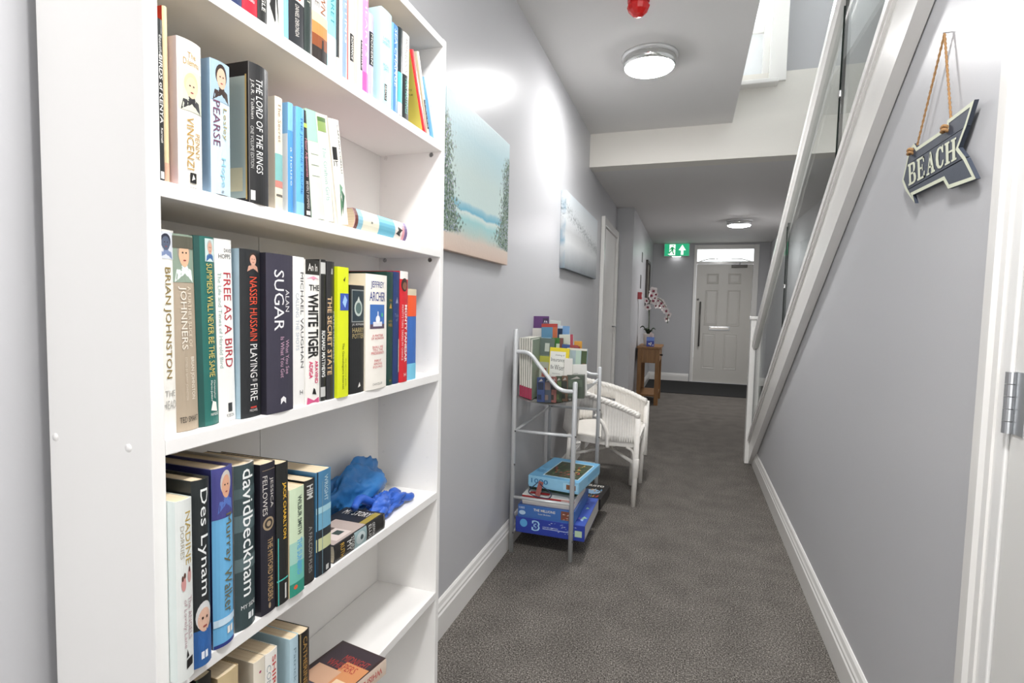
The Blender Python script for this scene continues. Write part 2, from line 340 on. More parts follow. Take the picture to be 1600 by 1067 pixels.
# ================================================================== STAIRCASE
st = thing('staircase', 'white stair flight with closed string climbing towards the viewer on the right', 'staircase')
def sbeam(x0, x1, ya, yb, ztop, depth): return prism([(ya, ztop(ya)-depth(ya)), (yb, ztop(yb)-depth(yb)), (yb, ztop(yb)), (ya, ztop(ya))], lambda u, v, t: (t, u, v), x0, x1)
sr = obj('string_board', sbeam(.497, .533, .75, 4.588, lambda y: zc_(y)-.0345, lambda y: zc_(y)-.0345-zb_(y)), GLOSS, st)
obj('string_capping', sbeam(.482, .552, .75, 4.588, zc_, lambda y: .034), GLOSS, st)
obj('string_moulding', sbeam(.488, .51, .75, 4.588, lambda y: zc_(y)-.0345, lambda y: .016), GLOSS, st)
n = 14; rise = 2.9/n*.86; going = rise/.66
for k in range(n):
    y1 = 4.56-k*going; z1 = (k+1)*rise
    if y1-going < -.3: break
    obj('tread', bx(.6, XR2-.002, y1-going-.02, y1+.02, z1-.03, z1, .006), CARPET, st)
    obj('riser', bx(.6, XR2-.002, y1-.015, y1, z1-rise, z1-.03), GLOSS, st)
bl = thing('stair_balustrade', 'white stair balustrade with newel post, sloping handrail and glass panels', 'balustrade')
nw = obj('newel_post', bx(.468, .556, 4.59, 4.676, 0, 1.15, .004), GLOSS, bl)
obj('post_cap', bx(.456, .568, 4.578, 4.688, 1.15, 1.178, .01), GLOSS, nw)
zr_ = lambda y: 2.407-.650*(y-2.399)
hp = [(0, 0), (.028, .003), (.056, 0), (.056, -.045), (.05, -.055), (.044, -.068), (.012, -.068), (.006, -.055), (0, -.045)]
obj('handrail', prism(hp, lambda u, v, t: (.480+u, t, zr_(t)+v), 1.0, 4.588), GLOSS, bl)
EDGE = mat('1c2420', .2)
for ya, yb in ((1.32, 2.335), (2.362, 3.362), (3.39, 4.575)):
    pn = obj('glass_panel', prism([(ya, zc_(ya)-.001), (yb, zc_(yb)-.001), (yb, zr_(yb)-.067), (ya, zr_(ya)-.067)], lambda u, v, t: (t, u, v), .507, .517), GLASS, bl)
    for y in (ya, yb): obj('glass_edge', prism([(y-.0012, zc_(y)+.002), (y+.0012, zc_(y)+.002), (y+.0012, zr_(y)-.069), (y-.0012, zr_(y)-.069)], lambda u, v, t: (t, u, v), .5062, .5178), EDGE, pn)
for y in (3.376, 2.348):
    zz = (zc_(y)*.55+zr_(y)*.45); obj('glass_clip', bx(.502, .522, y-.014, y+.014, zz-.012, zz+.012, .003), CHROME, bl)
# ================================================================== LAMPS
DIFF = mat('ffffff', .5, emit=LAMP_E, var=0)
def ceiling_lamp(label, x, y, z, r, k=1.0):
    t = thing('ceiling_lamp', label, 'lamp', (x, y, z), group='round ceiling lamps')
    obj('base_plate', lathe([(0, 0), (r*1.0, 0), (r*1.0, -.012), (r*.93, -.018), (0, -.018)], 40), mat('d9d9d9', .25, metal=.3), t, True)
    obj('trim_ring', lathe([(r*.93, -.018), (r*.95, -.03), (r*.93, -.058), (r*.88, -.064), (r*.86, -.058), (r*.88, -.02)], 40), mat('cfcfcd', .12, metal=.85, var=.02), t, True)
    obj('diffuser', lathe([(r*.88, -.052), (r*.84, -.068), (r*.6, -.078), (0, -.082)], 40), mat('fcfbfb', .5, emit=LAMP_E*k, var=0), t, True)
ceiling_lamp('large round flush ceiling lamp with chrome rim, nearest in the corridor', -.27, 3.17, ZC, .155, .76)
ceiling_lamp('added unseen round ceiling lamp above the viewer, brightening the bookcase', .02, .5, ZC, .155, 1.1)  # out-of-view lamp added to light the bookcase and near walls
ceiling_lamp('round flush ceiling lamp on the lower ceiling near the front door', .552, 7.35, ZC2, .155, .8)
al = thing('fire_alarm_sounder', 'red faceted fire alarm beacon on the ceiling', 'fire alarm', (-.278, 2.58, ZC))
RED = mat('c3121a', .25, var=.1, vscale=40)
obj('base', lathe([(0, 0), (.05, 0), (.05, -.018), (.044, -.022), (0, -.022)], 24), RED, al, True)
b = lathe([(.044, -.022), (.05, -.04), (.042, -.06), (.024, -.078), (0, -.085)], 12)
for v in b.verts: v.co.x *= 1+.06*math.sin(v.co.z*300); v.co.y *= 1+.06*math.sin(v.co.z*300)
obj('lens', b, mat('d81e1e', .08, var=.15, vscale=60), al)
# exit sign
ex = thing('exit_sign', 'illuminated green running man exit sign with upward arrow', 'exit sign', (-.243, YE-.05, 2.13))
obj('housing', bx(-.208, .208, -.03, .03, .012, .232, .004), mat('d7dad6', .4), ex)
pf = obj('sign_face', bx(-.2, .2, -.034, -.03, .02, .224), mat('1f9468', .4, emit=.5), ex)
sd = Decals(lambda u, v, h: (-.2+.4*u, -.034-h, .02+.204*v), ex); WH = 'f4fff8'; sd.emit = .5
sd.rect(.20, .44, .05, .95, WH, 'door_symbol'); sd.poly([(.14, .12), (.22, .1), (.22, .2), (.16, .2)], WH, 'door_symbol')
for pts in ([(.33, .8), (.37, .8), (.37, .9), (.33, .9)], [(.28, .42), (.37, .42), (.36, .74), (.27, .74)], [(.15, .2), (.2, .16), (.3, .4), (.27, .46)], [(.34, .44), (.3, .4), (.36, .12), (.41, .12)], [(.2, .5), (.24, .48), (.29, .64), (.27, .72)], [(.36, .7), (.36, .6), (.43, .5), (.44, .56)]): sd.poly(pts, '0a7d49', 'running_man')
sd.poly([(.58, .48), (.72, .92), (.86, .48), (.77, .6), (.77, .08), (.67, .08), (.67, .6)][::1], WH, 'arrow_symbol')
obj('downlight', bx(-.07, .07, -.02, .02, .006, .012), mat('ffffff', .5, emit=2.5, var=0), ex)
# ================================================================== BOOKCASE
BX, BB, BY0, BY1 = -.62, -.806, .4755, 1.2865
bc = thing('bookcase', 'tall white open bookcase full of books against the left wall', 'bookcase', (0, 0, 0))
obj('side_panel', bx(BB, BX, BY0, BY0+.018, 0, 1.878, .0012), SHELFW, bc)
sp = obj('side_panel', bx(BB, BX, 1.268, BY1, 0, 1.878, .0012), SHELFW, bc)
obj('top_panel', bx(BB, BX, BY0+.018, 1.268, 1.858, 1.876, .0012), SHELFW, bc)
for a, b in ((BY0+.018, .84), (.8415, 1.268)): obj('back_panel', bx(BB+.0005, BB+.004, a, b, .06, 1.858), mat('eceae6', .5, var=.01), bc)
SH = {'A': 1.617, 'B': 1.347, 'C': 1.024, 'D': .705, 'E': .428}
for z in list(SH.values())+[.08]: obj('shelf', bx(BB+.005, BX, BY0+.018, 1.268, z-.02, z, .0012), SHELFW, bc)
obj('plinth', bx(BX-.03, BX-.012, BY0+.018, 1.268, 0, .06), SHELFW, bc)
hole = bmesh.new(); HM = mat('2a2826', .8)
zz = 1.525-.0655*14
hid = None
for k in range(18):
    z = .60+.0655*k
    if any(s-.035 < z < s+.006 for s in SH.values()): continue
    for x in (-.785, -.65):
        me_ = hid.data if hid else None
        if not hid: hid = obj('shelf_pin_hole', lathe([(0, -.0006), (.0026, -.0006), (.0026, .0002)], 10), HM, bc, False, (x, 1.268, z), (R(90), 0, 0))
        else:
            o = bpy.data.objects.new('shelf_pin_hole', hid.data); C.objects.link(o); o.parent = bc; o.location = (x, 1.268, z); o.rotation_euler = (R(90), 0, 0)
pin = None
for s in ('A', 'B'):
    for x in (-.785, -.65):
        if not pin: pin = obj('shelf_pin', lathe([(0, -.012), (.005, -.011), (.006, 0), (0, 0)], 10), HM, bc, True, (x, 1.268, SH[s]-.0262), (R(-90), 0, R(180)))
        else:
            o = bpy.data.objects.new('shelf_pin', pin.data); C.objects.link(o); o.parent = bc; o.location = (x, 1.268, SH[s]-.0262); o.rotation_euler = pin.rotation_euler
for px, py in ((87, 683), (201, 700)):
    p = ony(px, py, BY0); obj('screw_cap', lathe([(.0055, 0), (.005, .0012), (0, .0016)], 14), SHELFW, bc, True, (p.x, BY0, p.z), (R(90), 0, 0))
# ================================================================== BOOKS
BOOKG = {'A': 'books on the top shelf', 'B': 'books on the second shelf', 'C': 'books on the middle shelf', 'D': 'books on the fourth shelf', 'E': 'books on the lowest visible shelf'}
def book_mesh(T, W, H, hard, spine, cover, pages, bulge, root_name, label, group, loc, rot, pagecol=None):
    """local frame: x across the spine, y into the shelf, z up; spine faces -y"""
    t = .0026 if hard else .0009; ov = .003 if hard else 0
    outer = []; inner = []; ns = 8
    for i in range(ns+1):
        u = i/ns; outer.append((T*u, -bulge*(1-(2*u-1)**2)))
    for i in range(ns+1):
        u = i/ns; inner.append((t+(T-2*t)*u, t-bulge*(1-(2*u-1)**2)))
    poly = [(0, W)]+outer+[(T, W), (T-t, W)]+inner[::-1]+[(t, W)]
    bm = bmesh.new(); N = len(poly)
    A = [bm.verts.new((x, y, 0)) for x, y in poly]; B = [bm.verts.new((x, y, H)) for x, y in poly]
    for i in range(N):
        f = bm.faces.new((A[i], A[(i+1) % N], B[(i+1) % N], B[i])); f.material_index = 0 if 1 <= i <= ns else 1
    # end caps as strips
    m_ = ns+1
    oi = list(range(0, m_+2)); ii = [N-1]+list(range(N-2, N-2-m_, -1))+[N-2-m_]
    for S in (A, B):
        for k in range(len(oi)-1):
            q = [S[oi[k]], S[oi[k+1]], S[ii[k+1]], S[ii[k]]]
            if len(set(q)) == 4: bm.faces.new(q).material_index = 1
    o = obj(root_name, bm, [mat(spine, .35, var=.05, vscale=25), mat(cover, .35, var=.03, vscale=25)], None)
    o.location = loc; o.rotation_euler = rot; tag(o, label, 'book', group)
    p = bmesh.new(); e = .0004
    pp = [(t+e, W-ov-.0005)]+[(x if 0 < k < ns else (t+e if k == 0 else T-t-e), y+e) for k, (x, y) in enumerate(inner)]+[(T-t-e, W-ov-.0005)]
    prism(pp, lambda u, v, z: (u, v, z), ov+.0003, H-ov-.0008, bm=p)
    obj('pages', p, pages, o)
    D = Decals(lambda u, v, h: (T*u, -bulge*(1-(2*u-1)**2)-h, H*v), o, bulge > .0015)
    DC = Decals(lambda u, v, h: (-h, W*u, H*v), o)
    return o, D, DC
def decals(D, DC, items):
    for it in items:
        k = it[0]
        if k == 'T': _, s, u0, u1, v0, v1, c, *r = it; D.text(s, u0, u1, v0, v1, c, -90, r[0] if r else 0)
        elif k == 'U': _, s, u0, u1, v0, v1, c, *r = it; D.text(s, u0, u1, v0, v1, c, 90, r[0] if r else 0)
        elif k == 'H': _, s, u0, u1, v0, v1, c, *r = it; D.text(s, u0, u1, v0, v1, c, 0, r[0] if r else 0)
        elif k == 'R': D.rect(*it[1:])
        elif k == 'F': D.face(*it[1:])
        elif k == 'P': D.poly(*it[1:])
        elif k == 'E': _, u, v, ru, rv, c = it; D.poly(ell(u, v, ru, rv), c)
        elif k == 'C': DC.rect(*it[1:])
        elif k == 'CT': _, s, u0, u1, v0, v1, c = it; DC.text(s, u0, u1, v0, v1, c, 'flip')
QUEUE = []
def book(sh, Xs, pl, pr, pb, top, label, spine, items=(), cover=None, W=None, hard=False, bulge=.002, pages=None, tl=None, H=None):
    """pl/pr: pixel x of the spine edges at row pb; top: (px, py) of its top left corner; laid out by flush()"""
    y0 = onx(pl, pb, Xs).y; y1 = onx(pr, pb, Xs).y; tp = onx(*top, Xs)
    QUEUE.append(dict(sh=sh, Xs=Xs, y0=max(y0, BY0+.0185), y1=y1, ty=tp.y, H=H or tp.z-SH[sh], label=label, spine=spine, items=items, cover=cover, W=W, hard=hard, bulge=bulge, pages=pages, tl=tl))
def flush():
    for a, b_ in zip(QUEUE, QUEUE[1:]):
        if a['y1'] > b_['y0']-.0006:
            m_ = .4*a['y1']+.6*b_['y0']; a['y1'] = min(a['y1'], m_-.0003); b_['y0'] = max(b_['y0'], m_+.0003)
    for q in QUEUE:
        sh, Xs, H = q['sh'], q['Xs'], q['H']; T = max(q['y1']-q['y0'], .004); tilt = 0
        if q['tl']: tilt = max(R(-1.2), min(R(1.2), math.atan2(q['ty']-q['y0'], H)))
        W = min(q['W'] or (.152 if q['hard'] else .125), Xs-BB-.006)
        rot = (Matrix.Rotation(R(90), 3, 'Z') @ Matrix.Rotation(tilt, 3, 'Y')).to_euler()
        o, D, DC = book_mesh(T, W, H, q['hard'], q['spine'], q['cover'] or q['spine'], q['pages'] or PAGES, q['bulge'], 'book', q['label'], BOOKG[sh], (Xs, q['y0'], SH[sh]+(T*math.sin(tilt) if tilt > 0 else 0)+.0003), rot)
        decals(D, DC, q['items'])
    QUEUE.clear()
W_ = 'f2efe8'; K = '1d1c1c'; GOLD = 'b08a3c'
# ---- top shelf (A)
def A(pl, pr, pb, label, spine, items=(), top=None, **k):
    book('A', k.pop('Xs', -.627), pl, pr, pb, top or (pl, -20), label, spine, items, H=None if top else k.pop('H', .2), **k)
A(359, 378, 8, 'navy blue paperback left of the red book on top shelf', '28345c', (), H=.19)
A(378, 402, 25, 'bright red hardback with white curled letter on its spine', 'd81f35', [('H', 'S', .15, .85, .14, .34, 'ffffff', .02), ('H', 'CORGI', .35, .75, .1, .12, 'ffffff')], H=.2)
A(402, 417, 38, 'narrow black paperback with white capitals beside the red book', '20201f', [('T', 'WILBUR SMITH  EAGLE', .35, .75, .1, .75, W_)], H=.19)
A(417, 437, 50, 'black and white streaked paperback on top shelf', 'dcdcd6', [('P', [(.1+.8*random.random(), .02+.9*random.random()) for _ in range(3)], K) for _ in range(16)], H=.18)
A(437, 444, 60, 'slim pale green paperback on top shelf', 'b9d8c2', (), H=.18)
A(444, 451, 64, 'slim light blue paperback on top shelf', '7fc0d8', (), H=.19)
A(451, 475, 74, 'black classic paperback with white band and orange oval', '24262a', [('R', 0, 1, .36, .46, 'eeebe4'), ('E', .6, .41, .17, .035, 'd0442c'), ('E', .6, .41, .1, .022, 'eeebe4'), ('T', 'DANIEL DERONDA', .35, .6, .08, .33, 'd8d4cc'), ('T', 'GEORGE ELIOT', .3, .62, .5, .9, 'd8d4cc')], H=.2)
A(475, 487, 84, 'dark green paperback right of the white-banded classic', '2a3532', [('T', 'THE LOST', .3, .7, .4, .85, 'b9b9ae')], H=.2)
A(487, 511, 98, 'white novel spine with a black and orange sunset at its foot', 'efe9e0', [('R', 0, 1, 0, .12, '2c2420'), ('R', 0, 1, .12, .22, '8b4a26'), ('R', 0, 1, .22, .32, 'df8a4c'), ('R', 0, 1, .32, .4, 'efc9a4'), ('T', 'OUR TOWN', .5, .85, .42, .95, '9a5a34'), ('T', 'DIE CODE', .15, .42, .45, .95, '8b8681'), ('P', [(.55, .02), (.75, .02), (.7, .2), (.6, .2)], '1a1715')], H=.2)
A(511, 525, 110, 'pale turquoise paperback with teal lettering', '8fd3da', [('T', 'MARGARET', .3, .7, .4, .95, '3d8d97'), ('R', 0, 1, 0, .3, 'bfe0e2')], H=.2)
A(525, 530, 116, 'thin black paperback with cream foot on top shelf', '2a2f30', [('R', 0, 1, 0, .16, 'e8dcc2')], H=.19)
A(530, 535, 120, 'thin cream paperback on top shelf', 'e6d9bd', (), H=.19)
A(535, 542, 124, 'grey blue paperback with faded white title', '8aa0b8', [('T', 'MEETING', .3, .8, .35, .9, 'd9dde2')], H=.19)
A(542, 553, 130, 'cream paperback with red edge and black label on its spine', 'efe0d2', [('R', 0, .12, 0, 1, 'd96a66'), ('R', .3, .9, .22, .48, K), ('T', 'ROMANCE', .45, .75, .24, .46, W_)], H=.19)
A(553, 560, 136, 'pale yellow paperback on top shelf', 'efe3b2', (), H=.19)
A(560, 566, 142, 'white paperback with black label near the pink book', 'efe9e6', [('R', .3, .95, .2, .5, K), ('T', 'DESIRE', .5, .8, .22, .48, W_)], H=.19)
A(566, 575, 147, 'bright pink paperback on the top shelf', 'ea8fc0', [('R', 0, 1, 0, .2, 'e560a8'), ('T', 'HEARTS', .3, .7, .35, .9, 'f3cfe4')], H=.2)
A(575, 583, 152, 'lilac paperback with black label on its spine', 'b9b4d8', [('R', .1, .9, .38, .78, K), ('T', 'MODERN', .35, .7, .4, .76, W_)], top=(575, 18))
A(594, 611, 164, 'thick pale aqua book with round black emblem on its side', 'bfe3e6', [('H', 'LADIES', .2, .8, .68, .71, '6fa4ae'), ('H', 'DETECTIVE', .15, .85, .635, .665, '6fa4ae'), ('H', 'McCALL', .2, .8, .40, .43, '6fa4ae'), ('H', 'SMITH', .25, .8, .36, .39, '6fa4ae'), ('R', .3, .5, .05, .22, K), ('T', 'ABACUS', .33, .47, .06, .21, W_)], cover='c6e6e4', top=(594, 8), Xs=-.622)
A(611, 621, 172, 'mid blue paperback with white title next to the aqua book', '4f8ac0', [('T', 'SEA CHANGE', .35, .75, .3, .95, 'dfeaf2'), ('R', 0, .2, 0, 1, '86b8de')], top=(611, 33))
A(621, 628, 178, 'black and teal thin paperback with white foot', '1f2a2c', [('R', 0, 1, .16, .5, '5ec8cc'), ('R', 0, 1, .02, .16, 'eeeeea')], top=(621, 40))
A(628, 638, 186, 'paperback with white top and black foot with green title', '26282a', [('R', 0, 1, .52, 1, 'dedbd6'), ('T', 'ARMAGEDDON', .3, .7, .55, .95, '8e8a86'), ('T', 'MAX HASTINGS', .35, .75, .08, .48, '7fc9b8')], top=(628, 47))
flush()
# three books leaning on the right side panel
def leaning(sh, y0, T, H, W, tilt, Xs, label, spine, items=(), cover=None, bulge=.0015, pages=None):
    rot = (Matrix.Rotation(R(90), 3, 'Z') @ Matrix.Rotation(R(tilt), 3, 'Y')).to_euler()
    zo = T*math.sin(R(tilt)) if tilt > 0 else 0
    o, D, DC = book_mesh(T, W, H, False, spine, cover or spine, pages or PAGES, bulge, 'book', label, BOOKG[sh], (Xs, y0, SH[sh]+zo+.0003), rot)
    decals(D, DC, items); return o
def lean_px(sh, Xs, bl, br, tp, label, spine, items=(), cover=None, pages=None, W=.13, bulge=.0012):
    a = onx(*bl, Xs); b_ = onx(*br, Xs); t_ = onx(*tp, Xs); dz = t_.z-SH[sh]; dy = t_.y-a.y
    return leaning(sh, a.y, max(.004, (b_.y-a.y)*.97), math.hypot(dz, dy), min(W, Xs-BB-.008), math.degrees(math.atan2(dy, dz)), Xs, label, spine, items, cover, bulge, pages)
lean_px('A', -.63, (661, 202), (667, 205), (640, 77), 'red paperback with yellow cover leaning at the end of top shelf', 'e8222c', (('C', 0, 1, 0, 1, 'e3d263'), ('CT', 'a story', .08, .3, .52, .55, '6a6434'), ('CT', 'of the', .08, .3, .47, .5, '6a6434')), cover='e3d263')
lean_px('A', -.632, (668.5, 207), (672, 209), (651, 80), 'cream paperback with black spine label leaning behind the red one', 'eadccb', (('R', .2, 1, .1, .45, K), ('T', 'TALES', .4, .8, .12, .43, W_)))
lean_px('A', -.636, (674, 209), (679, 211), (658, 120), 'small light blue paperback leaning at the far end of top shelf', '6fb1e4', ())
# ---- second shelf (B)
book('B', -.628, 242, 257.5, 283, (242, 27), 'black field guide with white title at near end of second shelf', '2e3030', [('R', 0, .28, 0, 1, '7f9fb4'), ('T', 'BIRDS of KENYA', .42, .88, .36, .78, W_, .01), ('T', 'Beautiful', .45, .8, .78, .9, 'd8d8d4'), ('T', 'Karmali', .5, .8, .24, .33, W_), ('R', .4, .85, .015, .06, 'e6e6e2')], cover='7f9fb4', W=.14)
book('B', -.636, 257.6, 265, 283, (257, 11), 'tall cream paperback with orange top behind the black field guide', 'ecd6a8', [('C', 0, .4, .9, 1, 'e8452c'), ('R', 0, 1, 0, .12, 'e6b498')], W=.15)
book('B', -.624, 279, 316, 290, (279, 57), 'cream novel with gold lettering and a blonde portrait on spine', 'f3ede0', [('H', 'The', .35, .7, .88, .92, GOLD), ('H', 'Dilemma', .2, .85, .83, .875, GOLD), ('F', .02, .98, .52, .8, 'cdd0bc', 'e4c6a6', 'd9c79a', '2a2a2c'), ('T', 'VINCENZI', .28, .56, .12, .48, GOLD), ('T', 'PENNY', .62, .84, .2, .38, GOLD), ('R', .38, .64, .03, .1, K), ('P', [(.44, .045), (.58, .06), (.5, .09)], W_)], cover='efd9d6', bulge=.004, W=.12)
book('B', -.622, 330, 360, 302, (330, 91), 'pale blue novel with a dark haired portrait on spine', 'c8dcea', [('F', .02, .98, .7, 1, '9fb8c8', 'd9b49a', '33231d', '33231d'), ('T', 'PEARSE', .1, .4, .36, .7, '6c3a55'), ('T', 'Lesley', .5, .78, .42, .66, 'a99a5e'), ('T', 'Hope', .38, .68, .06, .28, '8fc8d8'), ('E', .5, .025, .06, .008, '8f9aa2')], cover='9fc0d8', bulge=.003)
book('B', -.622, 389, 419, 318, (389, 96), 'thick worn black paperback with tall white italic capitals', '232324', [('T', 'THE LORD OF THE RINGS', .3, .62, .22, .9, 'eeeeea'), ('T', 'J.R.R. Tolkien', .06, .22, .6, .88, 'c9c9c4'), ('T', 'ONE VOLUME EDITION', .07, .2, .25, .55, 'b4b4b0'), ('R', .06, .24, .02, .09, 'd9d9d4'), ('R', .0, .02, 0, 1, '6e6a66'), ('R', .97, 1, 0, 1, '7a7672'), ('C', .04, .85, .03, .9, 'a9b4ae'), ('C', .02, .04, .02, .91, 'c0a060'), ('C', .08, .3, .08, .25, 'd8cba8')], cover='262425', bulge=.004, W=.135)
book('B', -.627, 430, 441.5, 327, (430, 150), 'small cream paperback with teal and red foot on its spine', 'eadcc6', [('R', 0, 1, .2, .5, '7fb8b4'), ('R', 0, 1, .2, .26, 'c98478'), ('T', 'The Secret', .3, .7, .6, .95, 'a08f78'), ('R', .1, .9, .12, .14, '6a665e')], cover='ecdfca')
book('B', -.627, 450, 458, 331, (450, 160), 'slim blue paperback with white lower cover', '4f96dc', [('R', 0, 1, .75, 1, '7fbdf0'), ('C', 0, .6, 0, .72, 'e9f0f4'), ('T', 'a house', .3, .7, .25, .6, 'cfe3f6')], cover='8fc4ee')
book('B', -.625, 463, 475, 336, (463, 166), 'light blue paperback with dark blue vertical title', '66b4ec', [('T', 'THE JOURNEY HOME', .35, .75, .2, .92, '2f6fae'), ('R', 0, 1, 0, .12, '8fc8f2')], cover='a9d6f2')
flush()
lean_px('B', -.627, (476.5, 339), (486, 341), (469.5, 170), 'narrow black paperback with pink vertical title leaning left', '242021', (('T', 'Minor Adjustments', .3, .8, .38, .74, 'e79aa8'), ('T', 'BEVERLY SOMMERS', .35, .75, .08, .34, 'd8d4d0'), ('R', .2, .9, .84, .88, 'b8c85c'), ('R', .2, .9, .02, .06, 'd8d4d0')))
lean_px('B', -.627, (487.5, 342), (507, 346), (476.5, 169), 'mint green topped novel leaning left on second shelf', 'dfe6d4', (('R', 0, 1, .72, 1, 'a8dcc0'), ('R', .2, .8, .6, .605, '8a8f84'), ('R', .2, .8, .5, .505, '8a8f84'), ('R', .2, .8, .4, .405, '8a8f84')), cover='c8e4d0')
lean_px('B', -.625, (508, 346), (522, 349), (493.5, 176), 'white novel with pale green italic title leaning left', 'eeece0', (('T', 'The Grafton Girls', .3, .72, .2, .7, '9cc4bc'), ('R', .05, .95, .84, .96, '8fa860'), ('R', .05, .95, .93, .97, '5a7a44')), cover='efeadd')
lean_px('B', -.63, (523, 349), (528, 351), (506, 180), 'very thin ivory paperback leaning left on second shelf', 'ede6d6', ())
lean_px('B', -.626, (529, 351), (545, 355), (512, 184), 'white paperback with black logo and green fern leaning left', 'efeae0', (('R', .1, .5, .62, .74, K), ('H', 'IT', .12, .5, .56, .61, K), ('T', 'CAPTAIN CORELLI', .72, .9, .5, .95, '5a5852'), ('P', [(.3, .08), (.6, .2), (.4, .3)], '5e8a6a'), ('P', [(.5, .1), (.85, .28), (.6, .34)], '3e6a52'), ('P', [(.4, .25), (.7, .36), (.45, .4)], '7aa68a')))
def lying(sh, y0, y1, T, W, Xs, label, spine, items, cover, dz=0, bulge=.003, rz=0, hard=False, top_items=()):
    rot = (Matrix.Rotation(R(90+rz), 3, 'Z') @ Matrix.Rotation(R(90), 3, 'Y')).to_euler()
    o, D, DC = book_mesh(T, W, y1-y0, hard, spine, cover, PAGES, bulge, 'book', label, BOOKG[sh], (Xs, y0, SH[sh]+T+.0004+dz), rot)
    decals(D, DC, items); decals(D, DC, top_items); return o
lying('B', .905, 1.107, .042, .128, -.634, 'pastel book lying flat with blue and cream bands on spine', 'e9e4d2', [('R', 0, 1, 0, .05, '6f4038'), ('R', 0, 1, .05, .13, '8fbfd0'), ('R', 0, 1, .13, .42, 'e8e4d0'), ('R', 0, 1, .42, .74, '6fb6cc'), ('R', 0, 1, .74, .93, 'eadfd6'), ('R', 0, 1, .89, .94, 'e6a4ac'), ('P', [(.3, .8), (.7, .76), (.8, .85), (.45, .9)], '3a3a38'), ('R', 0, 1, .94, 1, '7f6a94'), ('R', .45, .55, .27, .3, '8a8a7e')], 'e6b8bc', bulge=.007)
# ---- middle shelf (C)
book('C', -.641, 248, 276, 672, (243, 357), 'ivory biography with gold capitals, first on the middle shelf', 'f1eee6', [('F', .0, .95, .86, .99, 'd8dce2', '5a6478', '2c3040', '7d8db0'), ('T', 'BRIAN JOHNSTON', .3, .72, .28, .82, '8a7434'), ('H', 'THE', .3, .9, .19, .22, 'b0aea8'), ('H', 'HEAD', .2, .95, .13, .17, 'b0aea8')], hard=True, bulge=.003)
book('C', -.641, 276, 310.5, 662, (263, 364), 'taupe biography with a bald man pictured at the top', 'b3a38e', [('F', .02, .98, .76, 1, '8fa08e', 'e0b896', '9a9286', 'e4efe8'), ('R', .04, .96, .93, .99, '5c5a4c'), ('T', 'JOHNNERS', .2, .52, .42, .74, 'f0e8da'), ('T', 'A FURTHER SLICE OF', .58, .74, .43, .74, 'e4d8c4'), ('T', 'BRIAN JOHNSTON', .58, .8, .16, .38, 'f0e8da'), ('T', 'EDITED BY BARRY JOHNSTON', .34, .46, .16, .38, 'd8ccb8'), ('H', 'TED SMART', .1, .9, .045, .075, '3c3630')], hard=True, bulge=.004, tl=True)
book('C', -.641, 310.5, 342, 656, (299, 367), 'dark green biography with yellow vertical title', '2a6b62', [('R', 0, .22, 0, 1, '1d4f49'), ('F', .45, .98, .87, .99, 'c8dcd8', 'd8a890', 'b8b4ac', '3f6a9c'), ('T', 'SUMMERS WILL NEVER BE THE SAME', .48, .8, .26, .86, 'd9c46c'), ('T', 'Christopher', .66, .8, .14, .24, W_), ('T', 'Martin-Jenkins', .5, .62, .13, .24, W_), ('P', [(.5, .08), (.85, .07), (.8, .12), (.6, .13)], W_), ('H', 'PARTRIDGE', .48, .9, .05, .065, W_)], hard=True, bulge=.004, tl=True)
book('C', -.641, 342, 371, 650, (333, 372), 'white biography with red vertical capitals', 'f1efea', [('H', 'DAVID', .5, .98, .93, .95, '3a3a3a'), ('H', 'HOPPS', .2, .9, .895, .92, '3a3a3a'), ('T', 'FREE AS A BIRD', .42, .88, .3, .82, 'b5323c'), ('T', 'The Life and Times of Harold Bird', .12, .3, .3, .82, '9cb8b0'), ('R', .5, .75, .05, .1, '3a3a3a'), ('H', 'ROBSON', .4, .85, .02, .04, '5a5a5a')], hard=True, bulge=.002, tl=True)
book('C', -.632, 374, 410, 650, (367, 387), 'black biography with red and white vertical capitals and portrait', '26282a', [('F', .25, .92, .87, .99, '26282a', 'd8a892', '3a2a22', 'd0a08a'), ('T', 'NASSER HUSSAIN', .4, .78, .46, .84, 'e4573c'), ('T', 'PLAYING', .4, .76, .24, .44, 'f0eeea'), ('H', 'WITH', .5, .75, .215, .23, 'f0eeea'), ('T', 'FIRE', .4, .76, .1, .2, 'f0eeea'), ('R', .4, .7, .055, .065, 'c0443a'), ('H', 'MICHAEL', .36, .76, .035, .05, 'd8d4d0')], cover='a8c0cc', hard=True, bulge=.003)
book('C', -.621, 415, 458, 644, (411, 394), 'dark slate purple memoir with large silver capitals', '3b3846', [('T', 'SUGAR', .25, .6, .52, .9, 'eceaea'), ('T', 'ALAN', .66, .82, .64, .78, 'e4e2e2'), ('T', 'What You See', .66, .8, .24, .46, 'c9a4b8'), ('T', 'Is What You Get', .46, .6, .22, .48, 'c9a4b8'), ('P', [(.46, .05), (.56, .07), (.66, .05), (.66, .085), (.56, .1), (.46, .085)], 'eceaea')], cover='2a2832', hard=True, bulge=.003)
book('C', -.626, 458, 476, 634, (455, 400), 'white memoir with thin grey vertical capitals', 'f0eeea', [('T', 'MICHAEL VAUGHAN', .58, .9, .26, .9, '4a4a4a'), ('T', 'CALLING THE SHOTS', .2, .45, .38, .76, 'b8c0c8'), ('H', 'H', .5, .8, .08, .11, '6a6a6a')], hard=True, bulge=.002)
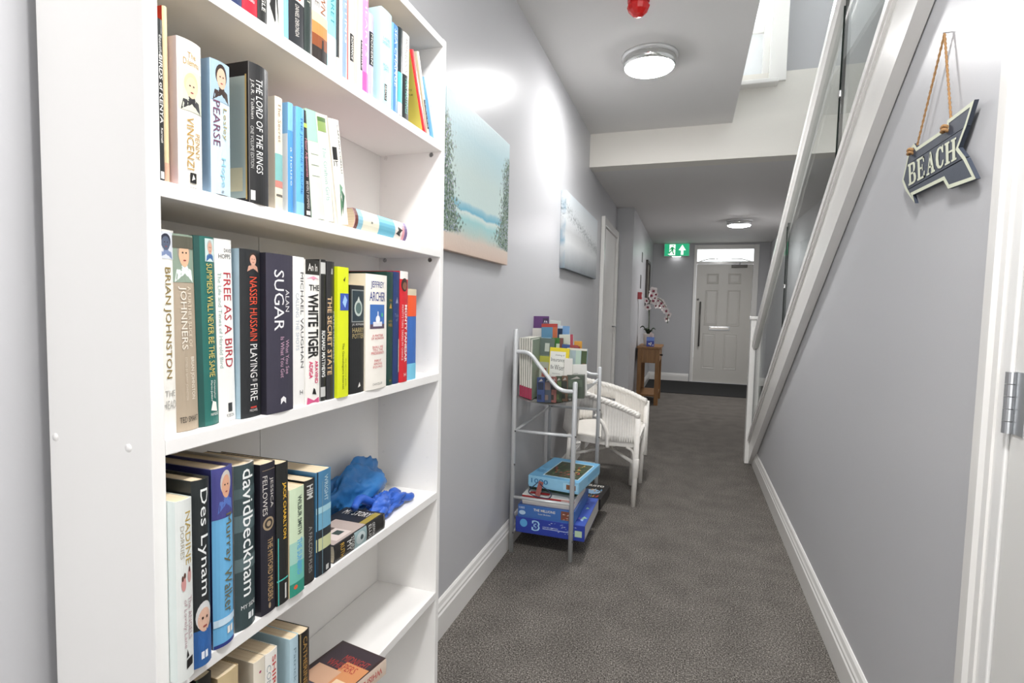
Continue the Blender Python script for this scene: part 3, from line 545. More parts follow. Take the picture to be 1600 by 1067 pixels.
book('C', -.624, 477, 499, 629, (476, 405), 'white novel with chunky black title and pink pattern', 'efece6', [('R', 0, 1, .9, 1, '26241f'), ('H', 'An In', .15, .8, .925, .975, W_), ('P', [(.05, .87), (.5, .89), (.95, .87), (.7, .88), (.5, .86), (.3, .88)], 'e49ab0'), ('H', 'THE', .2, .95, .79, .83, K, .02), ('T', 'WHITE TIGER', .14, .88, .32, .77, K, .03), ('T', 'ARAVIND', .6, .85, .14, .3, 'd8346c', .02), ('T', 'ADIGA', .2, .45, .18, .3, 'd8346c', .02), ('P', [(.4, .07), (.7, .06), (.6, .1), (.5, .11)], K), ('P', [(.05, .0), (.95, .0), (.9, .04), (.5, .02), (.1, .05)], 'd85a8a')], W=.125)
book('C', -.626, 499, 509, 626, (498, 405), 'narrow black paperback with broken white capitals', '262625', [('R', .1, .9, .9, .98, 'c8c8c4'), ('T', 'RICHARD MATTHEWS', .25, .85, .17, .5, 'eeeeea', .02), ('R', .1, .85, .03, .1, 'c8c8c4'), ('R', 0, .12, 0, 1, '7a7874')], W=.125)
book('C', -.625, 509.5, 525, 622, (509, 408), 'charcoal book with cream serif title and blue stripe', '302f30', [('T', 'THE SECRET STATE', .1, .58, .18, .75, 'dcb98c', .01), ('R', .78, 1, 0, .62, '2f4a86'), ('T', 'PETER HENNESSY', .79, .98, .26, .64, 'cfd8e6'), ('P', [(.45, .91), (.7, .91), (.65, .95), (.5, .95)], 'a8a8a4')], W=.13)
book('C', -.618, 525, 544, 618, (524, 416), 'acid yellow guide with a blue square on its spine', 'd9e21e', [('R', .2, 1, .67, .8, '3a55a8'), ('P', [(.4, .73), (.65, .69), (.85, .75), (.6, .79)], '9fc4ee'), ('P', [(.45, .9), (.6, .89), (.68, .93)], '3a3c10'), ('T', "The Genealogist's Internet", .35, .58, .06, .42, '4a4c14'), ('T', 'the essential guide', .66, .78, .08, .3, '6a6c1e')], W=.14, bulge=.001)
book('C', -.623, 546, 568.5, 613, (545, 445), 'black paperback with a silver locket pictured on spine', '232424', [('R', .1, .98, .66, .96, '8a8f8c'), ('R', .14, .94, .67, .95, '2c3a40'), ('E', .54, .79, .28, .075, 'b9c4bc'), ('E', .54, .79, .2, .052, '5a706c'), ('P', [(.4, .84), (.54, .9), (.68, .84), (.54, .87)], 'c8ccc4'), ('H', 'J.K. ROWLING', .12, .96, .625, .65, 'd8d8d4'), ('H', 'HARRY', .14, .94, .565, .61, 'b9a878'), ('H', 'POTTER', .14, .94, .51, .555, 'b9a878'), ('P', [(.5, .05), (.7, .06), (.62, .1)], W_)], W=.125)
book('C', -.620, 570, 603, 606, (569, 427), 'thick white omnibus with blue author name and capitol picture', 'f1ece2', [('H', 'JEFFREY', .2, .82, .87, .94, '2c3c84', .006), ('H', 'ARCHER', .15, .88, .77, .85, '2c3c84', .006), ('R', .17, .85, .53, .74, '3f6fb4'), ('R', .17, .85, .53, .57, '5a4a5c'), ('R', .3, .72, .55, .59, 'e0e0e4'), ('E', .51, .61, .1, .035, 'eceef2'), ('R', .49, .53, .62, .68, 'eceef2'), ('E', .72, .65, .05, .018, '4fb08c'), ('H', 'A MATTER', .27, .78, .46, .48, 'c8464c'), ('H', 'OF HONOUR', .22, .82, .435, .455, 'c8464c'), ('H', 'SHALL WE', .27, .78, .36, .38, 'c8464c'), ('H', 'TELL THE', .29, .76, .335, .355, 'c8464c'), ('H', 'PRESIDENT?', .22, .82, .305, .328, 'c8464c'), ('H', 'FIRST', .36, .68, .24, .26, 'c8464c'), ('H', 'AMONG', .32, .72, .212, .232, 'c8464c'), ('H', 'EQUALS', .3, .74, .184, .204, 'c8464c'), ('H', 'CHANCELLOR', .28, .74, .035, .055, '8a8a86')], cover='ece2ce', W=.16, hard=True, bulge=.003)
book('C', -.622, 603, 613, 601, (602, 424), 'dark green cloth bound book with gilt crest', '1e3f38', [('H', 'THE', .3, .75, .74, .76, GOLD), ('P', [(.3, .68), (.75, .68), (.52, .73)], GOLD), ('H', 'of the', .25, .8, .56, .58, GOLD), ('H', 'Hills', .25, .8, .52, .55, GOLD), ('H', 'M', .4, .65, .03, .05, GOLD)], hard=True)
book('C', -.622, 613, 623, 599, (612, 424), 'navy cloth bound book with faded gilt title', '27396a', [('P', [(.3, .72), (.75, .72), (.52, .78)], '8a8fa8'), ('H', 'Tales', .2, .8, .6, .63, '8a8fa8'), ('H', 'of', .35, .65, .56, .59, '8a8fa8'), ('R', .8, 1, .1, .4, 'c8c4bc')], hard=True)
book('C', -.621, 623, 635.5, 596, (622, 423), 'red cricketer memoir with white vertical capitals', 'd0242e', [('R', 0, 1, .93, 1, 'f0eae4'), ('E', .5, .88, .38, .06, '3a2620'), ('E', .52, .87, .25, .035, '8a5a44'), ('T', 'MONTY PANESAR', .55, .88, .18, .7, 'f4f0ec', .02), ('T', "MONTY'S TURN: TAKING MY CHANCE", .2, .4, .2, .7, 'f0d8d4'), ('H', 'H', .5, .75, .05, .08, 'f4f0ec')], hard=True)
book('C', -.625, 635.5, 649, 592, (635, 451), 'paperback banded orange, blue and light blue at the row end', '3a6cb8', [('R', 0, 1, .93, 1, 'd4c8ac'), ('R', 0, 1, .7, .93, 'ee5a2c'), ('R', 0, 1, 0, .18, '7cc8e4')], W=.11)
flush()
# ---- fourth shelf (D)
book('D', -.607, 263, 301.5, 950, (263, 789), 'pale grey saga with gold author name and three small figures', 'dfe2de', [('T', 'NADINE', .5, .85, .64, .93, 'b49a4c'), ('T', 'DORRIES', .22, .42, .68, .86, 'a8a08c'), ('E', .72, .575, .13, .04, 'c89a94'), ('E', .36, .54, .13, .04, 'c8908c'), ('E', .72, .61, .06, .016, '5a3a30'), ('E', .42, .585, .06, .016, '5a3a30'), ('E', .3, .572, .05, .016, '5a3a30'), ('T', 'The ANGELS', .6, .85, .22, .46, 'b89aa0'), ('T', 'of Lovely Lane', .3, .54, .18, .45, 'b89aa0'), ('P', [(.45, .06), (.85, .07), (.85, .12), (.45, .11)], K), ('P', [(.45, .12), (.6, .13), (.5, .17)], K)], cover='dfe8e4', hard=False, bulge=.003, W=.15)
book('D', -.612, 302.5, 330, 1034, (300, 753), 'black autobiography with white handwritten title and grey haired man', '24292a', [('T', 'Des Lynam', .22, .78, .38, .95, 'eef0ee'), ('R', 0, 1, 0, .2, '2e5f9c'), ('E', .5, .27, .42, .08, 'd4d4d2'), ('E', .5, .25, .34, .065, 'd8b09a'), ('P', [(.0, 0), (1, 0), (1, .16), (.6, .2), (.2, .17)], '2e62a4'), ('R', .3, .45, .04, .08, 'e6eaf0'), ('R', .5, .65, .04, .08, 'e6eaf0'), ('E', .38, .262, .05, .008, '3a2c26'), ('E', .62, .262, .05, .008, '3a2c26'), ('E', .5, .215, .12, .006, '9c4a44')], hard=True, bulge=.005)
book('D', -.622, 333, 365, 1003, (327, 736), 'sky blue autobiography with a smiling man at the top', '6fb4e0', [('R', 0, 1, .72, 1, '4a4a8c'), ('F', .12, .98, .75, 1, '4a4a8c', 'e0aa8c', 'cfc8be', '5a78c0'), ('T', 'Murray', .42, .85, .46, .74, '6f6844'), ('T', 'Walker', .42, .85, .18, .43, '6f6844'), ('R', 0, 1, .12, .16, 'd0e6f4'), ('R', .52, .66, .06, .1, W_), ('R', .7, .82, .06, .1, W_), ('R', 0, 1, 0, .02, '2c3c84')], cover='3a3a6c', hard=True, bulge=.006)
book('D', -.625, 367, 398.5, 977, (366, 729), 'dark grey green autobiography with huge white lowercase name', '39494b', [('R', 0, 1, .6, .7, '55686a'), ('R', 0, 1, .8, .86, '4a5c5e'), ('R', 0, 1, .36, .44, '5a6c6e'), ('T', 'davidbeckham', .3, .82, .2, .97, 'f2f4f2', .005), ('T', ' ', .1, .2, .1, .2, W_) if False else ('H', 'MY SIDE', .2, .9, .125, .15, 'f2f4f2'), ('R', .5, .64, .05, .09, 'e6eaea'), ('R', .68, .8, .05, .09, 'e6eaea')], cover='c8c4bc', hard=True, bulge=.006)
book('D', -.620, 408, 431.5, 957, (407, 727), 'dark navy crime novel with cream capitals and round medallion', '25242e', [('T', 'FELLOWES', .12, .4, .66, .92, 'd4cfc8'), ('T', 'JESSICA', .55, .82, .7, .9, 'd4cfc8'), ('E', .48, .6, .36, .045, 'a89478'), ('E', .48, .6, .26, .032, '3a3430'), ('E', .48, .6, .14, .018, 'a89478'), ('T', 'THE MITFORD MURDERS', .4, .75, .08, .5, 'c8a878'), ('R', .1, .95, .955, .958, 'a89478'), ('E', .5, .05, .08, .02, 'a89478')], W=.14, bulge=.002)
book('D', -.618, 432, 450.5, 942, (432, 726), 'black autobiography with yellow capitals and teal lines', '222322', [('T', 'JACK CHARLTON', .42, .78, .46, .86, 'e8b83a', .02), ('R', .08, .14, .0, .48, '4fc4b8'), ('R', 0, 1, .17, .18, '4fc4b8'), ('R', .6, .75, .03, .14, 'd0d0cc')], W=.14)
book('D', -.616, 452.5, 475, 931, (451, 767), 'pale green adventure paperback with teal sea on spine', 'cfe0c0', [('R', 0, 1, 0, .12, '2f8f7a'), ('R', 0, 1, .12, .3, '6fbfae'), ('R', 0, 1, .3, .5, 'a4d0c0'), ('T', 'WILBUR SMITH', .5, .8, .56, .92, '3a4a44', .01), ('T', 'THE SUNBIRD', .45, .8, .18, .52, '5aa8d8', .02), ('E', .35, .08, .12, .02, 'e0603a')], cover='f0dcb4', W=.115)
book('D', -.621, 475.5, 491, 908, (475, 753), 'worn black paperback with cracked white lettered spine', '2a2928', [('T', 'HIM', .2, .8, .82, .95, 'e2e2de', .02), ('T', 'A FALCON FLIES', .35, .7, .1, .55, 'b4b4b0')]+[('R', .05+.1*k, .06+.1*k, .02, .98, '6f6d69') for k in range(9)], W=.12)
book('D', -.621, 493.5, 516.5, 893, (492, 740), 'paperback with blue seascape and black and cream bands', '4a7fa4', [('R', 0, 1, .42, .6, '6fa8c4'), ('R', 0, 1, .36, .44, '2a3034'), ('R', 0, 1, .24, .36, 'c8cc9c'), ('R', 0, 1, 0, .24, '22262a'), ('R', 0, 1, .6, .66, '9fc8d4'), ('T', 'WRIGHT', .5, .75, .7, .95, 'c4d8dc'), ('R', .05, .12, .0, 1, '1f3442'), ('R', .35, .38, .0, .9, '7a98a4'), ('R', .6, .8, .02, .07, 'c8c8c4')], W=.125)
flush()
lying('D', .836, 1.014, .034, .10, -.624, 'black paperback lying flat beside the blue gloves', '242322', [('T' if False else 'H', 'RUTH', .15, .85, .22, .3, 'd8d8d4', .02) if False else ('R', 0, 1, .36, .6, '8fa6a8'), ('E', .5, .48, .36, .09, 'b9c4c4'), ('E', .5, .5, .16, .03, '3a4a4e'), ('H', 'MY', .2, .8, .22, .3, 'd8d8d4'), ('H', 'STORY', .1, .9, .3, .35, 'd8d8d4'), ('H', 'RUTH', .1, .9, .1, .17, 'c8a040'), ('H', 'ELLIS', .1, .9, .64, .7, 'd8d8d4'), ('H', 'GEORGIE', .1, .9, .72, .77, 'd8d8d4'), ('R', .02, .98, .96, .99, '6a6864')], '2a2826', bulge=.002, top_items=[('C', .03, .78, .02, .62, 'b4a49c'), ('C', .1, .5, .12, .4, 'd4c6be'), ('C', .22, .4, .25, .36, '3e4a44'), ('C', .5, .8, .08, .4, '5a4c46'), ('C', .04, .2, .62, .96, '9c8a3c'), ('CT', 'MY STORY', .2, .86, .8, .93, 'e6e2dc')])
# ---- lowest visible shelf (E)
def Eb(pl, pr, pb, top, label, spine, items=(), **k): book('E', k.pop('Xs', -.626), pl, pr, pb, top, label, spine, items, **k)
Eb(268, 292, 1090, (268, 1090), 'dark green paperback at near end of the lowest shelf row', '22302a', (), W=.12)
Eb(306, 330, 1075, (306, 1065), 'black spined paperback with tan pages on the lowest shelf', '1f1f1d', [('R', 0, .1, 0, 1, '3a5a3a')], W=.13)
Eb(340, 372, 1060, (340, 1062), 'thick tan paged paperback second in the lowest row', 'c9b48c', (), cover='b8a078', W=.11)
Eb(396, 414, 1062, (396, 1037), 'cream spined paperback in the lowest row', 'e6ddcc', [('E', .5, .9, .1, .01, 'b04a6a')], cover='ded4c0', W=.125)
Eb(414, 433, 1060, (414, 1024), 'white paperback with red vertical capitals in the lowest row', 'f0ece4', [('T', 'SHIRLEY', .5, .85, .5, .95, 'c8403c', .01), ('T', 'CONRAN', .1, .4, .55, .9, '9aa4a8')], cover='ece6da', W=.125)
Eb(453, 466, 1060, (453, 1000), 'large pale blue novel with light blue side cover', 'b4cdd8', [('T', 'Patrick', .35, .65, .6, .9, '7e96a2')], cover='bcd8e2', W=.15, Xs=-.622)
Eb(468, 483, 1060, (468, 992), 'black novel with gold vertical capitals at the end of the lowest row', '22201e', [('T', 'CATHERINE', .3, .7, .5, .95, 'b08a4c', .01), ('R', 0, .12, 0, 1, '8a7a5a')], W=.15, Xs=-.622)
flush()
lying('E', .752, .944, .034, .122, -.603, 'romance paperback lying flat with red title and warm cover', 'd9c6b4', [('U' if False else 'H', 'MIDNIGHT', .2, .5, .6, .9, 'c04a44') if False else ('T', 'WHISPERS', .3, .7, .55, .93, 'c04a44', .01), ('R', 0, 1, 0, .1, '4a3a34')], '3a2c2c', rz=-9, bulge=.001, top_items=[('C', .05, .95, .02, .98, '3a3036'), ('C', .02, .5, .05, .75, 'c98a5c'), ('C', .4, .9, .3, .6, 'c8a084'), ('C', .55, .95, .05, .35, '4a4652'), ('C', .05, .35, .2, .5, 'e0c4a4'), ('CT', 'MIDNIGHT', .1, .62, .74, .84, 'a83a34'), ('CT', 'WHISPERS', .2, .8, .62, .72, 'a83a34')])
# ---- gloves on the fourth shelf
def crumple(name, label, c, r, col, seed, amp, fs, flat=0):
    bm = bmesh.new(); bmesh.ops.create_icosphere(bm, subdivisions=5, radius=1)
    for v in bm.verts:
        d = v.co.normalized(); q = d*fs+Vector((seed*7.3, seed*3.1, seed))
        n1 = noise.turbulence(q, 3, False, noise_basis='PERLIN_ORIGINAL', amplitude_scale=.4, frequency_scale=1.9)
        n2 = abs(noise.noise(q*2.3))
        n3 = abs(noise.noise(q*5.5+Vector((3, 1, 7)))); s = 1+amp*n1-amp*.5*(1-n2)**6-.12*(1-n3)**3
        lobe = 1+.16*math.sin(3*math.atan2(d.y, d.x)+seed)
        v.co = Vector((d.x*r[0]*s*lobe, d.y*r[1]*s*lobe, d.z*r[2]*s*(1 if d.z > 0 else .5)))
    for _ in range(1): bmesh.ops.smooth_vert(bm, verts=bm.verts, factor=.5, use_axis_x=True, use_axis_y=True, use_axis_z=True)
    zm = min(v.co.z for v in bm.verts)
    for v in bm.verts: v.co.z = max(v.co.z-zm-.003, 0)
    o = obj(name, bm, mat(col, .42, var=.08, vscale=30, bump=.15, bscale=300), None, True, c); return tag(o, label, 'glove', 'blue gloves on the fourth shelf')
crumple('glove', 'crumpled mid blue disposable glove piled at the back of shelf', (-.752, 1.085, SH['D']+.0005), (.046, .13, .082), '2f78ba', 1.2, .3, 1.5)
g2 = crumple('glove', 'deeper blue disposable glove flattened at the front of shelf', (-.672, 1.092, SH['D']+.0005), (.034, .066, .036), '3160bd', 4.4, .4, 1.6)
def finger(pts, r): return tube(catmull(pts, 5), [r*(1-.35*abs(i/((len(pts)-1)*5)-.3)) for i in range((len(pts)-1)*5+1)], 8)
for pts in ([(.0, .03, .014), (.012, .06, .018), (.02, .085, .012), (.018, .098, .006)], [(-.005, .03, .02), (-.012, .06, .03), (-.01, .082, .02)], [(-.01, -.03, .03), (-.02, -.06, .05), (-.016, -.085, .055), (-.008, -.11, .048)], [(.012, -.02, .014), (.022, -.045, .024), (.024, -.062, .018)]):
    obj('glove_finger', finger([(a_, b2, max(c_, .0115)) for a_, b2, c_ in pts], .011), mat('3160bd', .42, var=.08, vscale=30), g2, True)
# ================================================================== PAINTINGS
def canvas_mat(kind, y0, y1, z0, z1):
    m, N, L, b = node_mat('painted_canvas'); tc = N.new('ShaderNodeTexCoord'); sx = N.new('ShaderNodeSeparateXYZ'); L.new(tc.outputs['Object'], sx.inputs[0])
    def mr(o, a, c):
        k = N.new('ShaderNodeMapRange'); k.inputs[1].default_value = a; k.inputs[2].default_value = c; L.new(o, k.inputs[0]); return k.outputs[0]
    def mth(op, a, c=0):
        k = N.new('ShaderNodeMath'); k.operation = op
        for i, x in enumerate((a, c)):
            if isinstance(x, (int, float)): k.inputs[i].default_value = x
            else: L.new(x, k.inputs[i])
        return k.outputs[0]
    def nz(scale, det=4):
        k = N.new('ShaderNodeTexNoise'); k.inputs['Scale'].default_value = scale; k.inputs['Detail'].default_value = det; L.new(tc.outputs['Object'], k.inputs[0]); return k.outputs['Fac']
    def mixc(f, a, c):
        k = N.new('ShaderNodeMix'); k.data_type = 'RGBA'; L.new(f, k.inputs[0])
        for i, x in ((6, a), (7, c)):
            if isinstance(x, str): k.inputs[i].default_value = (*lin(x), 1)
            else: L.new(x, k.inputs[i])
        return k.outputs[2]
    u = mr(sx.outputs[1], y0, y1); v = mr(sx.outputs[2], z0, z1); n8 = nz(9); n40 = nz(60, 6)
    vv = mth('ADD', v, mth('MULTIPLY', mth('SUBTRACT', n8, .5), .06))
    if kind == 1:
        base = ramp(N, L, vv, [(.0, 'd4bcac'), (.10, 'd6c6b8'), (.16, 'b8ccc4'), (.24, '9fcfcf'), (.285, 'd6e2dc'), (.30, '6fb6cc'), (.34, '9cc6d2'), (.36, 'c9dcd8'), (.55, 'c6d8d4'), (.8, 'b2d0d6'), (1, 'c4d8dc')])
        eu = mth('MULTIPLY', mth('SUBTRACT', u, .48), 1/.37); ev = mth('MULTIPLY', mth('SUBTRACT', v, .66), 1/.60)
        r2 = mth('ADD', mth('MULTIPLY', eu, eu), mth('MULTIPLY', ev, ev))
        msk = mth('ADD', mth('MULTIPLY', mth('SUBTRACT', r2, .98), 1.1), mth('MULTIPLY', mth('SUBTRACT', n40, .5), 2.3))
        msk = mth('MULTIPLY', msk, mr(v, .92, .66)); msk = mth('MULTIPLY', msk, mr(v, .10, .2))
        fol = ramp(N, L, nz(110, 3), [(.3, '2f443c'), (.42, '5f7a66'), (.5, '93a48e'), (.58, '5f6fa0'), (.64, 'd8d4dc'), (.72, 'a87a54')], 'CONSTANT')
        col = mixc(mr(msk, .12, .34), base, fol)
    else:
        base = ramp(N, L, vv, [(.0, '6f767c'), (.12, 'a0a5a8'), (.2, 'b4b8ba'), (.35, 'd4d6d6'), (.5, 'c0c2c2'), (.62, 'd2d5d6'), (1, 'd0d8dc')])
        band = mth('SUBTRACT', 1, mth('MULTIPLY', mth('ABSOLUTE', mth('SUBTRACT', v, mth('ADD', .78, mth('MULTIPLY', u, -.3)))), 5))
        d = mth('MULTIPLY', mr(mth('ADD', band, mth('MULTIPLY', mth('SUBTRACT', n40, .52), 3.6)), .6, 1.3), .8)
        col = mixc(d, base, '5f6a6c'); col = mixc(mr(mth('ADD', u, mth('MULTIPLY', n8, .06)), .035, .02), col, '8fa8b8')
    L.new(col, b.inputs['Base Color']); b.inputs['Roughness'].default_value = .5
    bp = N.new('ShaderNodeBump'); bp.inputs['Strength'].default_value = .25; bp.inputs['Distance'].default_value = .003; L.new(n40, bp.inputs['Height']); L.new(bp.outputs[0], b.inputs['Normal']); return m
p1 = obj('canvas_painting', bx(XL+.001, XL+.026, 1.66, 2.325, 1.395, 1.935, .002), canvas_mat(1, 1.66, 2.325, 1.395, 1.935))
tag(p1, 'pastel canvas of a beach framed by meadow flowers beside the bookcase', 'painting')
p2 = obj('canvas_painting', bx(XL+.001, XL+.035, 3.45, 4.70, 1.47, 1.975, .002), canvas_mat(2, 3.45, 4.70, 1.47, 1.975))
tag(p2, 'grey and white misty canvas farther along the left wall', 'painting')
# ================================================================== BEACH SIGN
sx_ = lambda p, X=XR-.016: onx(1380+p[0]/3.441, 30+p[1]/3.441, X)
sg = thing('arrow_sign', 'navy wooden arrow sign with cream BEACH lettering hanging on the right wall', 'sign')
NAVY = mat('3c4350', .6, var=.1, vscale=40, bump=.1, bscale=300)
pt = [(122, 788), (140, 700), (168, 668), (182, 690), (345, 577), (345, 545), (492, 432), (449, 572)]
pm = [(103, 870), (121, 792), (449, 576), (405, 690), (443, 740), (122, 920)]
pb = [(124, 924), (446, 745), (500, 858), (350, 912), (325, 866), (160, 945), (172, 990)]
def plank(pts):
    q = [sx_(p) for p in pts]; return prism([(a.y, a.z) for a in q], lambda u, v, t: (t, u, v), XR-.016, XR-.0085)
for q in (pt, pm, pb): obj('plank', plank(q), NAVY, sg)
outl = [(122, 788), (140, 700), (168, 668), (182, 690), (345, 577), (345, 545), (492, 432), (449, 572), (405, 690), (443, 740), (500, 858), (350, 912), (325, 866), (160, 945), (172, 990), (124, 924), (103, 870)]
oq = [(sx_(p).y, sx_(p).z) for p in outl]
def inset(P, d):
    n = len(P); ar = sum(P[i][0]*P[(i+1) % n][1]-P[(i+1) % n][0]*P[i][1] for i in range(n)); s = 1 if ar > 0 else -1; out = []
    for i in range(n):
        a, b_, c = Vector(P[i-1]), Vector(P[i]), Vector(P[(i+1) % n]); e1 = (b_-a).normalized(); e2 = (c-b_).normalized()
        n1 = Vector((-e1.y, e1.x))*s; n2 = Vector((-e2.y, e2.x))*s; k = n1+n2; k = k/max(k.length, 1e-6); cc = max(k.dot(n1), .45)
        out.append(tuple(b_+k*d/cc))
    return out
inn = inset(oq, .0085); V = [(XR-.0166, *p) for p in oq]+[(XR-.0166, *p) for p in inn]; n = len(oq)
CREAM = mat('d3d6bf', .6, var=.06, vscale=60)
obj('painted_border', (V, [(i, (i+1) % n, n+(i+1) % n, n+i) for i in range(n)]), CREAM, sg)
LET = {'B': [[(0, 0), (.62, 0), (.62, .1), (0, .1)], [(0, .9), (.6, .9), (.6, 1), (0, 1)], [(.1, .1), (.36, .1), (.36, .9), (.1, .9)], [(.36, .46), (.62, .46), (.62, .55), (.36, .55)], [(.6, 0), (.8, .03), (.94, .14), (.97, .28), (.9, .42), (.76, .5), (.6, .46), (.66, .38), (.7, .28), (.68, .16), (.62, .1)], [(.6, 1), (.78, .97), (.9, .87), (.9, .7), (.8, .56), (.6, .53), (.64, .6), (.66, .74), (.64, .86), (.6, .9)]],
       'E': [[(0, 0), (.9, 0), (.9, .1), (0, .1)], [(0, .9), (.88, .9), (.88, 1), (0, 1)], [(.1, .1), (.38, .1), (.38, .9), (.1, .9)], [(.38, .46), (.66, .46), (.66, .55), (.38, .55)], [(.9, 0), (.95, .3), (.85, .3), (.74, .1), (.8, 0)], [(.88, 1), (.9, .72), (.82, .72), (.72, .9), (.78, 1)], [(.62, .36), (.7, .36), (.7, .65), (.62, .65)]],
       'A': [[(0, 0), (.36, 0), (.36, .09), (0, .09)], [(.54, 0), (1, 0), (1, .09), (.54, .09)], [(.13, .09), (.24, .09), (.54, .86), (.5, 1), (.44, .98)], [(.6, .09), (.9, .09), (.62, 1), (.5, 1), (.42, .82)], [(.28, .28), (.66, .28), (.64, .37), (.3, .37)]],
       'C': [[(.5, 1), (.25, .94), (.08, .76), (.03, .5), (.08, .24), (.25, .06), (.5, 0), (.5, .1), (.38, .2), (.33, .5), (.38, .8), (.5, .9)], [(.5, 1), (.5, .9), (.64, .86), (.76, .66), (.88, .66), (.88, 1), (.8, 1), (.74, .93), (.62, .99)], [(.5, 0), (.5, .1), (.66, .14), (.78, .32), (.9, .32), (.84, .12), (.68, .02)]],
       'H': [[(0, 0), (.44, 0), (.44, .09), (0, .09)], [(.56, 0), (1, 0), (1, .09), (.56, .09)], [(0, .91), (.44, .91), (.44, 1), (0, 1)], [(.56, .91), (1, .91), (1, 1), (.56, 1)], [(.1, .09), (.34, .09), (.34, .91), (.1, .91)], [(.66, .09), (.9, .09), (.9, .91), (.66, .91)], [(.34, .46), (.66, .46), (.66, .55), (.34, .55)]]}
c00, c01, c11, c10 = sx_((139, 897)), sx_((135, 782)), sx_((397, 633)), sx_((399, 752))
uy = [(0, .2), (.215, .40), (.42, .60), (.61, .79), (.79, 1)]
for ch, (a, b_) in zip('BEACH', uy):
    lb = bmesh.new()
    for poly in LET[ch]:
        vs = []
        for x, y in poly:
            s = a+(b_-a)*x*.98; p = (c00.lerp(c10, s)).lerp(c01.lerp(c11, s), y); vs.append(lb.verts.new((XR-.0172, p.y, p.z)))
        lb.faces.new(vs)
    obj('letter', lb, CREAM, sg)
ROPE = mat('b48a5c', .9, bump=.8, bscale=900, var=.25, vscale=300)
nail = onx(1476, 52, XR-.010); k1 = sx_((148, 712), XR-.02); k2 = sx_((333, 590), XR-.02); h1 = sx_((180, 690), XR-.012); h2 = sx_((365, 545), XR-.012)
def twist(a, b_):
    bm = bmesh.new(); a = Vector(a); b_ = Vector(b_); d = (b_-a).normalized(); u = d.orthogonal().normalized(); v = d.cross(u); n = 40
    for ph in (0, math.pi): tube([a.lerp(b_, k/n)+(u*math.cos(k*1.5+ph)+v*math.sin(k*1.5+ph))*.0013 for k in range(n+1)], .0017, 6, bm=bm)
    return bm
obj('rope', twist(nail, h1), ROPE, sg, True); obj('rope', twist(nail, h2), ROPE, sg, True)
for k_ in (k1, k2):
    bm = bmesh.new()
    for dz in (-.004, .004): tube(catmull([(k_.x+.006*math.cos(t), k_.y+.005*math.sin(t), k_.z+dz+.002*math.sin(2*t)) for t in [i*.9 for i in range(8)]], 4), .0036, 6, bm=bm)
    obj('rope_knot', bm, ROPE, sg, True)
obj('nail', tube([(XR, nail.y, nail.z+.001), (XR-.014, nail.y, nail.z+.001)], .0015), STEEL, sg)
# ================================================================== MAGAZINE RACK
rk = thing('magazine_rack', 'silver tubular magazine stand holding brochures and jigsaw boxes', 'rack', (0, 0, 0))
FX0, FX1, FY0, FY1 = -.788, -.491, 2.445, 3.168
for x, y, h in ((FX0, FY0, 1.10), (FX1, FY0, .862), (FX0, FY1, 1.10), (FX1, FY1, .862)):
    p = obj('leg', tube([(x, y, 0), (x, y, h-.006), (x, y, h)], [.0115, .0115, .008], 12), SILVER, rk, True)
    for z in (.10, .44, .605): obj('screw_cap', tube([(x+.01, y-.008, z), (x+.012, y-.012, z)], .004, 8), mat('5a5a5a', .4), p)
for y in (FY0, FY1):
    obj('side_rail', tube(catmull([(FX0, y, .99), (FX0+.05, y, .99), (FX0+.085, y, .972), (FX0+.12, y, .93), (FX0+.19, y, .85), (FX0+.22, y, .825), (FX0+.25, y, .816), (FX1, y, .816)], 5), .0095, 10), SILVER, rk, True)
    for z in (.605, .276): obj('crossbar', tube([(FX0, y, z), (FX1, y, z)], .008, 8), SILVER, rk, True)
for x in (FX0, FX1):
    for z in (.60, .09) if x == FX0 else (.09,): obj('crossbar', tube([(x, FY0, z), (x, FY1, z)], .006, 8), SILVER, rk, True)
obj('brace', tube([(FX1, FY1, .80), (FX1-.09, FY1-.04, .70)], .005, 8), SILVER, rk, True)
obj('tray', grid(lambda u, v: (FX0+.006+(FX1-FX0-.012)*u, FY0+(FY1-FY0)*v, .772-.028*math.sin(math.pi*u)), 16, 2), mat('9c9c98', .35, metal=.5), rk, True)
tz = lambda x: .772-.028*math.sin(math.pi*min(1, max(0, (x-FX0)/(FX1-FX0))))
ws = bmesh.new()
for y in (FY0+.10, FY1-.10): tube([(FX0, y, .088), (FX1, y, .088)], .005, 6, bm=ws)
for k in range(9): tube([(FX0+.01+(FX1-FX0-.02)*k/8, FY0+.06, .092), (FX0+.01+(FX1-FX0-.02)*k/8, FY1, .092)], .003, 6, bm=ws)
obj('wire_shelf', ws, SILVER, rk)
# ---- magazines and brochures standing on the tray
def leaflet(label, px0, px1, pyt, pyb, Y, th, col, items, group, name='brochure', zb=None, yaw=0, lean=8):
    """thin booklet facing the viewer, standing at depth Y between the given pixels"""
    a = ony(px0, pyb, Y); b_ = ony(px1, pyb, Y); t_ = ony((px0+px1)/2, pyt, Y)
    z0 = tz((a.x+b_.x)/2)+.004 if zb is None else zb
    w_, h_ = b_.x-a.x, t_.z-z0
    o = obj(name, bx(0, w_, 0, th, 0, h_, .0008, seg=1), [mat(col, .35, var=.05, vscale=40)], None)
    o.location = (a.x, Y, z0); o.rotation_euler = (R(-lean*.3), R(random.uniform(-2.5, 2.5)), R(yaw+random.uniform(-7, 7))); tag(o, label, 'brochure', group)
    D = Decals(lambda u, v, h: (w_*u, -h, h_*v), o); D.items = items
    for it in items:
        if it[0] == 'R': D.rect(*it[1:])
        elif it[0] == 'H': D.text(*it[1:6], it[6], 0)
        elif it[0] == 'P': D.poly(*it[1:])
    return o
G = 'brochures on the magazine stand'
